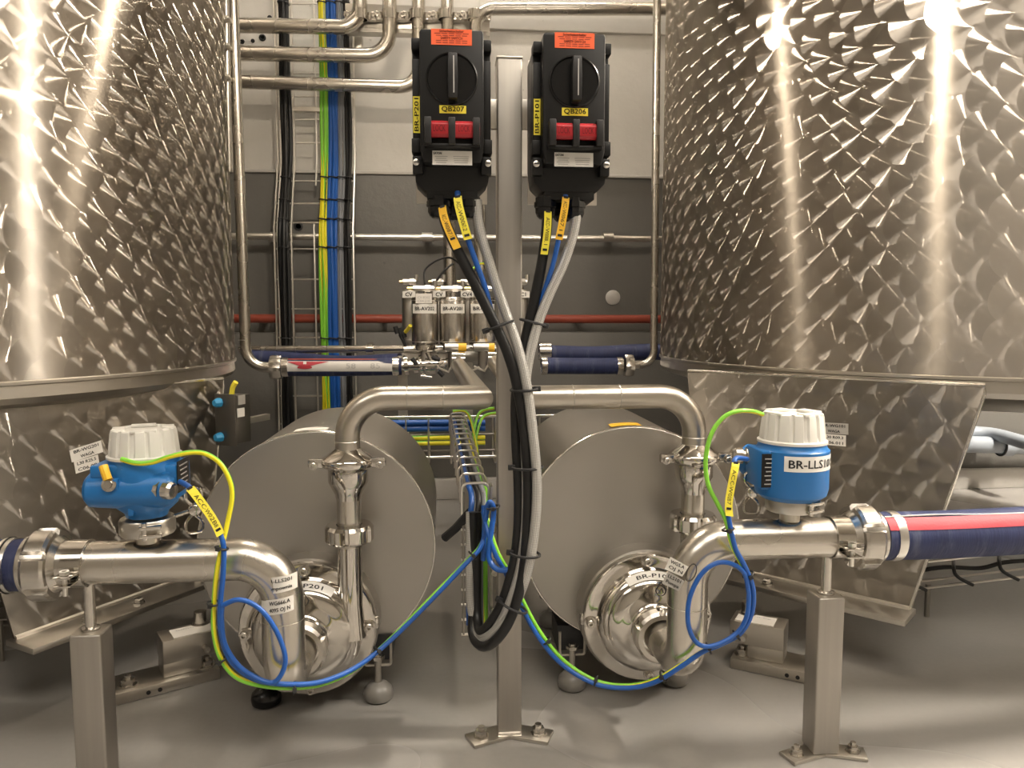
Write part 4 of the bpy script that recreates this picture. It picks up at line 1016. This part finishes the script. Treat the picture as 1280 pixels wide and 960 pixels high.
# cross basket behind the pumps with blue and yellow-green cables
zx = P(540, 528, 2.28).z; X0, X1 = P(480, 528, 2.28).x, P(700, 528, 2.28).x
xb_ = thing('cable_basket', 'wire basket crossing behind the pumps with a bright top rail', 'cable tray', (X0, 2.28, zx-.12))
for zz in (zx+.02, zx-.10): MB().tube([(X0, 2.25, zz), (X1, 2.25, zz)], .004, 6).build('rail', MT['wire'], xb_)
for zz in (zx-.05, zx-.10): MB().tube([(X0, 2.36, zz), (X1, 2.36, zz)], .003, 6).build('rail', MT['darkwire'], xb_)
for k in range(9):
    x = X0+(X1-X0)*k/8
    MB().tube(fillet([(x, 2.25, zx+.02), (x, 2.25, zx-.12), (x, 2.38, zx-.12), (x, 2.38, zx)], .01, 3), .0028, 6).build('rung', MT['wire'], xb_)
for zz, m, r, lab in ((zx-.002, 'bluecable', .009, 'thick dark blue cable on the cross basket, upper strand'), (zx-.020, 'bluecable', .009, 'thick dark blue cable on the cross basket, lower strand'), (zx-.048, 'yg', .007, 'yellow and green wire on the cross basket, upper strand'), (zx-.064, 'yg', .007, 'yellow and green wire on the cross basket, lower strand')):
    cable('basket_cable', lab, 'cable', [Vector((X0, 2.29, zz)), Vector((X0+.15, 2.29, zz)), Vector((X0+.3, 2.30, zz-.003))], r, m)
for i, (a, b_, c_, lab) in enumerate((((566, 514), (585, 517), (596, 560), 'thin yellow and green wire curving down into the narrow basket'), ((618, 510), (598, 518), (590, 560), 'thin yellow and green wire curving off toward the post'), ((620, 516), (602, 524), (592, 566), 'second thin yellow wire curving off toward the post'))):
    cable('earth_wire', lab, 'cable', [P(*a, 2.15), P(*b_, 2.15), P(*c_, 2.1), P(c_[0]+1, c_[1]+30, 2.05)], .0042, 'yg')
# basket along the floor on the right with black cables
rb = thing('cable_basket', 'low wire basket with drooping black cables under the blue and red hose', 'cable tray', (P(1120, 720, 1.75).x, 1.75, 0))
def seg(u0, v0, u1, v1, y0_, y1_): return [P(u0, v0, y0_), P(u1, v1, y1_)]
ex = 1400
for (v0, v1, yy) in ((709, 690, 1.62), (698, 676, 1.75), (742, 722, 1.62), (733, 712, 1.75)):
    a = P(1100, v0+(v0-v1)*.06, yy); b = P(ex, v1-(v0-v1)*.75, yy); b.z = a.z+(b.z-a.z)*.2; 
    MB().tube([P(1100, v0, yy), P(ex, v0-(v0-v1)*1.76, yy)], .0027, 6).build('rail', MT['wire'], rb)
for u in (1134, 1192, 1249, 1306, 1362):
    d = (u-1134)*-.115
    a, b, c, e = P(u, 702+d, 1.75), P(u, 714+d, 1.62), P(u+2, 724+d, 1.60), P(u+24, 738+d, 1.60)
    MB().tube(spline([a, b, c, P(u+10, 731+d, 1.60), e], 4), .004, 8).build('rung', MT['blackcable'], rb)
cable('floor_cable', 'black cable winding along the low wire basket under the hose', 'cable', [(1100, 722, 1.66), (1140, 715, 1.66), (1180, 709, 1.66), (1225, 710, 1.66), (1255, 703, 1.66), (1290, 700, 1.66), (1340, 695, 1.66)], .005, 'blackcable')
# legs so that it stands on the floor
for u in (1160, 1330):
    q = P(u, 730, 1.68); MB().cyl((q.x, q.y, 0), (q.x, q.y, q.z), .006, 8).build('leg', MT['darkwire'], rb)
# basket along the floor on the left, in shadow
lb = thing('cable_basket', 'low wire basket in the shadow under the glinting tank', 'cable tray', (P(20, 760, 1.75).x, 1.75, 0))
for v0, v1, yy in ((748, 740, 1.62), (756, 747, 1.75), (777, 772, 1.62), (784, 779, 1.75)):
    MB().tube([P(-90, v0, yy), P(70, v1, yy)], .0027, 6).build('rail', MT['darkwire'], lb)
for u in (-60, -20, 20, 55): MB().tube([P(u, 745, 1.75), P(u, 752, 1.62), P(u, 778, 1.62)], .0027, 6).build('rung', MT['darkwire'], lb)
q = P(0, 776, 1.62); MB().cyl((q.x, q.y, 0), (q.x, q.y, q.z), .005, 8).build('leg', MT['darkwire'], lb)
# ================================================================ cable ladder on the back wall
LY0, LY1 = 3.03, 2.93
def ly(v): return LY0 if v < 200 else (LY1 if v > 285 else LY0+(LY1-LY0)*(v-200)/85)
def lxz(u, v):        # straight ladder: u measured at the top of the photo, world x kept
    top = P(u, 100, LY0); zz = P(u, v, ly(v)).z
    return Vector((top.x, ly(v), zz))
tr = thing('cable_ladder', 'vertical wire cable ladder on the back wall beside the tank', 'cable tray', (P(395, 300, LY1).x, LY1, P(395, 525, LY1).z))
def vline(u, v0, v1): return [lxz(u, v) for v in sorted({v0, v1, *[q for q in (200, 285) if v0 < q < v1]})]
wires(tr, [vline(u, -60, 560) for u in (345, 349, 366, 437, 442)], .0042, 'rail')
wires(tr, [vline(u, -60, 232) for u in (394, 414)]+[vline(u, 280, 560) for u in (394, 414)], .0035, 'rail')
for v in list(range(-54, 200, 29))+[226, 254, 278, 311, 349, 386, 422, 459, 495, 530]:
    a, b = lxz(345, v), lxz(442, v)
    MB().tube([a+Vector((0, .006, 0)), b+Vector((0, .006, 0))], .0032, 6).build('rung', MT['wire'], tr)
for v in (137, ): MB().box((lxz(394, v)+lxz(394, v+1))/2, (.16, .03, .016)).build('wall_bracket', MT['plate'], tr)
GRP = 'cables tied to the wall ladder'
def run(u, dy, r, mat, lab, name='cable'):
    vv = [-60, 20, 100, 150, 190, 215, 240, 265, 290, 340, 400, 460, 510, 560]
    pts = [lxz(u, v)+Vector((.0025*math.sin(v*.031+u), dy, 0)) for v in vv]
    t = thing('cable', lab, 'cable', pts[-1]); MB().tube(spline(pts, 3), r, 8).build('sheath', MT[mat], t); t['group'] = GRP
    return t
for u, dy, m, r, lab in ((353, -.01, 'blackcable', .0085, 'black cable hugging the bare rail of the wall ladder'), (357.5, -.024, 'blackcable', .0085, 'middle one of three black cables near the bare rail of the wall ladder'), (361, -.008, 'blackcable', .0085, 'black cable beside the open rungs of the wall ladder'),
        (402, -.012, 'yg', .0065, 'yellow and green cable beside the open rungs of the wall ladder'), (405.5, -.018, 'yg', .0065, 'middle one of three yellow and green cables on the wall ladder'), (409, -.012, 'yg', .0065, 'yellow and green cable touching the blue cables on the wall ladder'),
        (412.5, -.016, 'bluecable', .008, 'blue cable touching the yellow-green cables on the wall ladder'), (416.5, -.020, 'bluecable', .008, 'middle one of three blue cables on the wall ladder'), (420, -.014, 'bluecable', .008, 'blue cable touching the grey cables on the wall ladder'),
        (423, -.010, 'greycable', .006, 'grey cable touching the blue cables on the wall ladder'), (426, -.016, 'greycable', .006, 'middle one of three grey cables on the wall ladder'), (429, -.010, 'greycable', .006, 'grey cable touching the black pair on the wall ladder'),
        (433, -.012, 'blackcable', .0075, 'black cable touching the grey cables on the wall ladder'), (436.5, -.018, 'blackcable', .0075, 'black cable on the ladder rail beyond the grey cables')):
    run(u, dy, r, m, lab)
for v in (5, 222, 250, 274, 309, 422):
    for u0, u1 in ((351, 363), (400, 410.5), (410.5, 421.5), (421.5, 431), (431, 439)):
        a, b = lxz(u0, v), lxz(u1, v+1.5)
        MB().tube(fillet([a+Vector((0, .004, 0)), a+Vector((0, -.032, 0)), b+Vector((0, -.032, 0)), b+Vector((0, .004, 0))], .012, 4), .0026, 6).build('cable_tie', MT['rubber'], tr)
# ================================================================ pipes on and before the back wall
def pipe(label, pts, r, R=.06, mat='pipe', extra=None, name='steel_pipe', n=20, group=None):
    pts = [P(*q) if not isinstance(q, Vector) else q for q in pts]
    t = thing(name, label, 'pipe', pts[0], group)
    MB().tube(fillet(pts, R, 8) if len(pts) > 2 else pts, r, n).build('tube', MT[mat], t)
    return t
PYW = 2.90
pipe('upper stainless pipe bending up across the cable ladder', [(262, 31, PYW), (450, 34, PYW), (450, -90, PYW)], .026, .075)
pipe('middle stainless pipe bending up across the cable ladder', [(262, 66, PYW), (487, 70, PYW), (487, -90, PYW)], .026, .085)
pipe('straight stainless pipe running to behind the switch labelled QB207', [(262, 101, PYW), (523, 109, PYW), (523, -90, PYW)], .024, .07)
pipe('vertical stainless pipe passing behind the switch labelled QB207', [(558, -90, PYW), (563, 440, PYW)], .023)
pipe('stainless pipe turning from vertical to run along the wall top', [(603, 440, PYW), (594, 11, PYW), (900, 11, PYW)], .023, .07)
rail = thing('mounting_rail', 'perforated steel mounting rail with pipe clips on the upper wall', 'rail', P(520, 36, 3.0))
a, b = P(432, 20, 2.96), P(612, 22, 2.96)
MB().box(((a.x+b.x)/2, 2.97, a.z), (b.x-a.x, .04, .085)).build('strut', MT['plate'], rail, bevel=.003)
MB().box(((a.x+b.x)/2, 2.975, a.z-.05), (b.x-a.x, .05, .014)).build('strut_lip', MT['satin'], rail)
for u in (450, 487, 521, 557, 594):
    c = P(u, 19, PYW)
    o = MB().lathe([(.0262, -.016), (.029, -.016), (.029, .016), (.0262, .016)], frame(c, (0, 0, 1)), 24, closed=True).build('pipe_clip', MT['polish'], rail)
    for s in (-1, 1):
        MB().box((c.x+s*.043, 2.915, c.z), (.03, .028, .028)).build('clip_ear', MT['polish'], o, bevel=.003)
        bolt_head(frame((c.x+s*.045, 2.90, c.z), (0, -1, 0)), .009, .012, o)
MB().box(P(445, 50, 3.12), (.05, .05, .085)).build('rail_bracket', MT['satin'], rail, bevel=.003)
# pipe down the side of each tank to the valves
xl = pipe('vertical stainless pipe beside the glinting tank bending to the striped hose', [(289, -60, 2.45), (308, 459, 2.45), (346, 459, 2.45)], .0165, .06)
MB().torus(P(305, 425, 2.45), (0, 0, 1), .0165, .0012, 20, 6).build('weld_seam', MT['satin'], xl)
xr = pipe('thin stainless pipe beside the BR-LLS101 tank bending to the blue hose', [(822, -60, 2.45), (817, 456, 2.45), (788, 456, 2.45)], .0125, .045)
# small clips and second pipe behind the left one
xs = pipe('slim dark pipe close to the glinting tank held by three clips', [(281, -60, 2.42), (286, 215, 2.42)], .010, mat='satin')
for v in (24, 58, 97): MB().tube(spline([P(272, v+4, 2.40), P(277, v, 2.38), P(284, v-1, 2.40), P(287, v+3, 2.44)], 4), .008, 8).build('pipe_clip', MT['plate'], xs)
# wall conduit, red pipe, low pipe
cd = pipe('thin galvanised conduit along the grey wall', [(262, 295, 3.0), (870, 299, 3.0)], .0125, mat='wire', name='conduit')
for u in (534, 345, 760): 
    o = MB().lathe([(.0127, -.02), (.018, -.02), (.018, .02), (.0127, .02)], frame(P(u, 296.5, 3.0), (1, 0, 0)), 16, closed=True).build('conduit_clip', MT['wire'], cd)
    MB().box(P(u, 296.5, 3.035), (.02, .07, .02)).build('clip_base', MT['wire'], o)
rp_ = pipe('red painted pipe along the grey wall', [(240, 398, 2.985), (900, 399, 2.985)], .0165, mat='redpaint', name='red_pipe')
for u in (330, 480, 720): MB().box(P(u, 398, 3.03), (.02, .09, .02)).build('pipe_hanger', MT['satin'], rp_)
lw = pipe('low stainless pipe behind the striped hose', [(300, 437, 2.75), (520, 436, 2.62)], .013, mat='pipe')
MB().lathe([(.0135, -.012), (.020, -.012), (.020, .012), (.0135, .012)], frame(P(463, 436, 2.655), (1, -.1, 0)), 16, closed=True).build('coupling', MT['polish'], lw)
# ================================================================ hoses to the valves
HY = 2.45
def small_hose(label, pts, r, mat='hose'):
    p = [P(*q) for q in pts]; t = thing('hose', label, 'hose', p[0]); MB().tube(spline(p, 5), r, 24).build('sleeve', MT[mat], t); return t, p
h1, hpz = small_hose('dark hose with white and red printed band leading to the valves', [(352, 459, HY), (400, 459.5, HY), (450, 459, HY), (502, 458, HY)], .0275)
# printed white band with red wings
def on_hose(u, a): 
    c = P(u, 459, HY); return Vector((c.x, HY-.0282*math.cos(a), c.z+.0282*math.sin(a)))
def patch(u0, u1, f0, f1, name, mat, par, e=0, K=10):
    vs = []; fs = []
    for i in range(K+1):
        u = u0+(u1-u0)*i/K; a0, a1 = f0(i/K), f1(i/K)
        for j in range(7):
            p = on_hose(u, a0+(a1-a0)*j/6); c = P(u, 459, HY); d = Vector((0, p.y-HY, p.z-c.z)).normalized(); vs.append(p+d*e)
    for i in range(K):
        for j in range(6): fs.append((i*7+j, (i+1)*7+j, (i+1)*7+j+1, i*7+j+1))
    return MB().add(vs, fs).build(name, MT[mat], par)
wb_ = patch(358, 494, lambda t: -.42, lambda t: .80, 'white_band', 'hosewhite', h1)
patch(362, 381, lambda t: .62-.55*t, lambda t: .70, 'red_wing', 'hosered', wb_, .0012)
patch(385, 412, lambda t: .08+.6*t, lambda t: .70, 'red_wing', 'hosered', wb_, .0012)
patch(374, 392, lambda t: -.02-.12*math.sin(t*PI), lambda t: .3*math.sin(t*PI)+.1, 'red_shield', 'hosered', wb_, .0014)
patch(354, 498, lambda t: 1.05, lambda t: 1.35, 'red_line', 'redpaint', h1)
for k, st in enumerate(('58', '85')):
    uu = (440, 470)[k]
    text(st, .024, lambda x, y: on_hose(uu+x/.0025, .22+y/.0282)+Vector((0, -.002, 0)), wb_, MT['faint'], width=.03)
h2, _ = small_hose('plain dark blue hose behind the striped hose', [(312, 448, 2.72), (360, 450, 2.70), (430, 455, 2.62), (500, 452, 2.55)], .028)
h3, _ = small_hose('navy blue hose clamped to the thin pipe beside the BR-LLS101 tank', [(678, 457, HY), (725, 457.5, HY), (776, 457.5, HY)], .0265)
h4, _ = small_hose('navy blue hose passing behind the clamped navy hose', [(676, 441, 2.62), (740, 443, 2.62), (800, 440, 2.60), (850, 440, 2.56)], .028)
def fitting(par, u, v, y, r, w_, s=1, n=6):
    c = P(u, v, y); ax = Vector((s, 0, 0))
    MB().lathe([(r*.6, -w_/2), (r, -w_/2), (r*1.05, -w_*.3), (r*1.05, w_*.3), (r, w_/2), (r*.6, w_/2)], frame(c, ax), 24, rf=lambda a, i: 1-.06*(int(a/(2*PI)*8*2) % 2), closed=True).build('union_nut', MT['cast'], par, ang=25)
fitting(xl, 345.5, 459, HY, .036, .034); band(P(357, 459, HY), (1, 0, 0), .028, .02, h1, 'cast')
band(P(495, 458, HY), (1, 0, 0), .028, .02, h1, 'cast')
fitting(xr, 785.5, 457, HY, .035, .028); band(P(774, 457.5, HY), (1, 0, 0), .0272, .018, h3, 'cast')
band(P(680, 457, HY), (1, 0, 0), .0272, .018, h3, 'cast'); band(P(681, 439, 2.62), (1, 0, 0), .029, .04, h4, 'cast')
# ================================================================ valve group
def actuator(label, u, y, v0, v1, wpx, lines, small=None, fit=True, dark=False, ctag=None):
    c0, c1 = P(u, v1, y), P(u, v0, y); s = S(u, (v0+v1)/2, y); r = wpx*s/2; h = c1.z-c0.z
    t = thing('valve_actuator', label, 'valve', c0, 'pneumatic valves of the manifold')
    M = Matrix.Translation(c0)
    MB().lathe([(r*.7, 0), (r*.96, .002), (r, .006), (r, h-.006), (r*.96, h-.002), (r*.5, h), (0, h)], M, 40).build('cylinder', MT['satin' if dark else 'cast'], t)
    for zz in (.010, h-.012): MB().torus(c0+Vector((0, 0, zz)), (0, 0, 1), r, .0012, 32, 6).build('groove_ring', MT['satin'], t)
    MB().lathe([(r*.3, 0), (r*.3, .010), (r*.18, .012), (r*.18, .022), (0, .022)], Matrix.Translation(c1), 16).build('top_boss', MT['cast'], t)
    if fit:
        f = MB().cyl(c1+Vector((-r*.9, -.005, .026)), c1+Vector((r*.7, -.005, .026)), .009, 10).build('air_fitting', MT['wire'], t)
        MB().cyl(c1+Vector((-r*1.35, -.005, .026)), c1+Vector((-r*.9, -.005, .026)), .0055, 10).build('silencer', MT['brass'], f)
        MB().lathe([(.012, -.008), (.012, .008)], frame(c1+Vector((r*.2, -.005, .026)), (1, 0, 0)), 6).build('hex_nut', MT['wire'], f)
        MB().cyl(c1+Vector((r*.75, -.005, .026)), c1+Vector((r*.75, -.005, .05)), .007, 10).build('elbow', MT['wire'], f)
    MB().cyl(c0+Vector((0, 0, -.05 if not dark else -.075)), c0, .012, 12).build('stem', MT['satin'], t)
    if ctag:
        uu, st = ctag; c = P(uu, 368, 2.58); o = MB().box(c, (.042, .003, .022)).build('code_tag', MT['white'], t)
        MB().cyl(c, (c.x, 2.62, c.z), .004, 6).build('tag_pin', MT['satin'], o)
        text(st, .018, lambda x, yy: c+Vector((x, -.0025, yy)), o, MT['ink'], bold=.0005)
    if lines:
        vs = []; fs = []
        for i in range(9):
            a = -1.05+2.1*i/8
            for zz in (h-.052, h-.023): vs.append(c0+Vector(((r+.001)*math.sin(a), -(r+.001)*math.cos(a), zz)))
        for i in range(8): fs.append((2*i, 2*i+2, 2*i+3, 2*i+1))
        o = MB().add(vs, fs).build('tag', MT['white'], t)
        text(lines, .016, lambda x, y_: c0+Vector(((r+.002)*math.sin(x/r), -(r+.002)*math.cos(x/r), h-.0375+y_)), o, MT['ink'], width=r*1.5, bold=.0004)
    if small:
        o = MB().box(c0+Vector((-.002, -r*.98, h-.006)), (r*1.2, .004, .030)).build('small_tag', MT['paper'], t)
        for i, l in enumerate(small): text(l, .010, lambda x, y_: c0+Vector((-.002+x, -r*.98-.003, h-.012+.011*(1-i)+y_-.002)), o, MT['faint'], width=r*.9)
    return t
VY = 2.45
actuator('steel valve actuator with two tags, the lower reading BR-AV202', 531.5, VY, 371, 431, 33, 'BR-AV202', ('CV-B202', 'C04.210'))
actuator('steel valve actuator tagged BR-AV201 with a single tag', 566, VY, 371, 431, 33, 'BR-AV201')
actuator('steel valve actuator half hidden by the silver cables', 603, VY, 371, 431, 33, 'BR-AV1')
actuator('dark steel valve actuator with a tag marked CV behind the BR-AV202 valve', 513, 2.62, 362, 428, 20, None, dark=True, ctag=(511, 'CV'))
actuator('dark steel valve actuator behind and between the tagged ones', 548, 2.62, 362, 428, 18, None, dark=True, ctag=(549, 'CV'))
actuator('dark steel valve actuator behind the BR-AV201 valve', 585, 2.62, 362, 428, 20, None, dark=True, ctag=(584, 'CV4'))
actuator('dark steel valve actuator peeping past the post behind the silver cables', 652, 2.62, 362, 428, 18, None, dark=True, ctag=(654, 'C1'))
# air lines
for pts, m, lab in (([(531, 355, VY), (531, 338, 2.5), (545, 326, 2.55), (562, 322, 2.6), (575, 330, 2.62)], 'blackcable', 'thin black air line arching over the tagged valves'),
                    ([(545, 352, VY), (552, 342, VY), (560, 334, VY), (566, 330, 2.47)], 'blackcable', 'black sensor lead with a yellow sleeve above the BR-AV201 valve'),
                    ([(586, 352, VY), (592, 335, 2.5), (606, 330, 2.55), (616, 350, 2.5)], 'yg', 'yellow air line looping behind the silver cables')):
    cable('air_line', lab, 'hose', pts, .0035, m, 8, 5)
# manifold: bodies, unions and pipe clamps below the actuators
mf = thing('valve_manifold', 'stainless valve manifold with unions under the tagged actuators', 'manifold', P(560, 470, VY))
def mcyl(u0, v0, u1, v1, r, mat='cast', y=VY, name='body', n=20): return MB().cyl(P(u0, v0, y), P(u1, v1, y), r, n).build(name, MT[mat], mf)
mcyl(500, 458, 560, 454, .017, 'polish'); mcyl(505, 437, 640, 436, .013, 'pipe', 2.5)
for u, r, w_ in ((508, .032, 5), (520, .026, 6), (527, .034, 3), (538, .030, 12), (548, .034, 3), (553, .024, 5)):
    mcyl(u-w_/2, 457, u+w_/2, 456.5, r, 'polish', name='union')
for u in (531.5, 566, 603):
    mcyl(u, 430, u, 462, .014, 'satin', name='valve_body'); mcyl(u-9, 433, u+9, 433, .020, 'polish', name='bonnet')
    mcyl(u, 431, u, 437, .032, 'polish', name='bonnet_clamp')
mcyl(560, 445, 660, 445, .02, 'satin', 2.5, 'header'); mcyl(506, 447, 664, 447, .022, 'satin', 2.62, 'header')
mcyl(556, 434, 583, 434, .012, 'wire', 2.38, 'indicator'); mcyl(573, 434, 583, 434, .0128, 'amber', 2.38, 'indicator_label')
mcyl(592, 434, 618, 434, .012, 'wire', 2.38, 'indicator'); mcyl(611, 434, 618, 434, .0128, 'amber', 2.38, 'indicator_label')
for u, v in ((573, 455), (618, 454)):
    for s in (-1, 1):
        c = P(u, v, 2.28); MB().tube([c+Vector((s*.062, -.02, -.008)), c+Vector((s*.03, -.02, -.022)), c+Vector((s*.012, -.026, .012)), c+Vector((0, -.028, .022))], .0035, 6).build('wire_clip', MT['wire'], mf)
    mcyl(u-8, v-4, u+8, v-4, .028, 'polish', 2.36, 'elbow')
for k, (u, v, du, dv) in enumerate(((540, 447, 10, 3), (545, 440, 8, -3), (515, 448, 6, 8), (526, 470, 14, 2), (548, 464, 6, 6), (534, 440, 5, 10))):
    mcyl(u, v, u+du, v+dv, .007, 'polish' if k % 2 else 'rubber', 2.38, 'lever')
for u in (503, 585, 640):   # support legs of the manifold
    q = P(u, 445, 2.52); MB().box((q.x, q.y, q.z/2), (.03, .03, q.z)).build('support', MT['satin'], mf)
q0 = P(503, 445, 2.52); q1 = P(640, 445, 2.52); MB().box(((q0.x+q1.x)/2, 2.52, q0.z), (q1.x-q0.x, .03, .02)).build('support_bar', MT['satin'], mf)
# small connector left of the valves
cl = thing('sensor_plug', 'small black plug with a yellow lead beside the dark valve', 'connector', P(500, 412, 2.5))
for k, (u, v) in enumerate(((494, 408), (499, 410), (503, 413))): MB().cyl(P(u, v, 2.5), P(u+3, v+9, 2.5), .008, 10).build('plug', MT['rubber'], cl)
MB().tube(spline([P(507, 415, 2.49), P(511, 410, 2.47), P(513, 407, 2.46)], 4), .006, 8).build('lead', MT['yellow'], cl)
MB().tube(spline([P(500, 418, 2.5), P(505, 428, 2.5), P(508, 436, 2.5)], 4), .006, 8).build('wire_tail', MT['rubber'], cl)
# ================================================================ junction box on the left tank's leg
jb = thing('junction_box', 'small steel junction box with blue glands beside the glinting tank', 'box', P(292, 560, 1.80))
jc = P(293, 523, 1.80); js = S(293, 523, 1.80); jm = Matrix.Translation(jc) @ Matrix.Rotation(math.radians(-24), 4, 'Z')
MB().box((0, 0, 0), (27*js, 30*js, 62*js), jm).build('case', MT['boxdark'], jb, bevel=.002)
MB().box((0, -16*js, 0), (31*js, 3*js, 66*js), jm).build('lid', MT['boxdark'], jb, bevel=.001)
MB().box((15*js, -4*js, 25*js), (1.4*js, 13*js, 12*js), jm).build('sticker', MT['greytape'], jb); MB().box((15*js, -6*js, 9*js), (1.4*js, 13*js, 11*js), jm).build('sticker', MT['white'], jb)
for z in (22, -22): MB().lathe([(6*js, 0), (6*js, 5*js), (4*js, 9*js), (0, 9*js)], frame(jm @ Vector((-7*js, -17*js, z*js)), jm.to_3x3() @ Vector((-.3, -1, 0))), 8).build('cable_gland', MT['bluegland'], jb)
MB().tube(spline([jm @ Vector((-3*js, 0, 31*js)), jm @ Vector((-1*js, 0, 40*js)), jm @ Vector((4*js, 0, 47*js))], 4), .006, 8).build('earth_lug', MT['yellow'], jb)
MB().box((0, 40*js, -6*js), (8*js, 56*js, 8*js), jm).build('arm', MT['satin'], jb)
# ================================================================ grey plastic pipe on the right wall foot
pv = thing('plastic_pipe', 'grey plastic waste pipe low on the pale wall behind the tank', 'pipe', P(1240, 556, 2.9))
A, B = P(1190, 553, 2.9), P(1330, 563, 2.9); B.z = A.z+.0
MB().tube([P(1196, 555, 2.9), P(1400, 560, 2.9)], .034, 24).build('tube', MT['pvc'], pv)
MB().tube([P(1250, 557, 2.9), P(1263, 557.3, 2.9)], .042, 24).build('collar', MT['pvc'], pv)
MB().tube([P(1194, 555, 2.9), P(1204, 555, 2.9)], .041, 24).build('end_cap', MT['pvc'], pv)
MB().torus(P(1250, 557, 2.9), (1, 0, 0), .040, .004, 24, 6).build('seal', MT['rubber'], pv)
for u in (1225, 1320):
    c = P(u, 556, 2.9); MB().box((c.x, 2.96, c.z), (.03, .10, .02)).build('wall_clip', MT['pvc'], pv)
pv2 = thing('plastic_pipe', 'second grey plastic pipe bending behind the capped one', 'pipe', P(1220, 540, 2.95))
MB().tube(fillet([P(1195, 541, 2.95), P(1235, 540, 2.95), P(1290, 556, 2.7)], .08, 6), .026, 20).build('tube', MT['pvc'], pv2)

# ================================================================ unseen tray added overhead to keep the floor behind the pumps dark
ot = thing('shade_tray', 'wide solid tray added over the valves to block lamp light', 'cable tray', (.05, 2.25, 1.88))
MB().box((.05, 2.25, 1.885), (1.05, .62, .01)).build('tray_floor', MT['satin'], ot)
for y in (1.945, 2.555): MB().box((.05, y, 1.915), (1.05, .01, .07)).build('side_wall', MT['satin'], ot)
for x in (-.42, .52):
    for y in (1.95, 2.55): MB().cyl((x, y, 1.89), (x, y, RZ), .006, 8).build('hanger_rod', MT['wire'], ot)
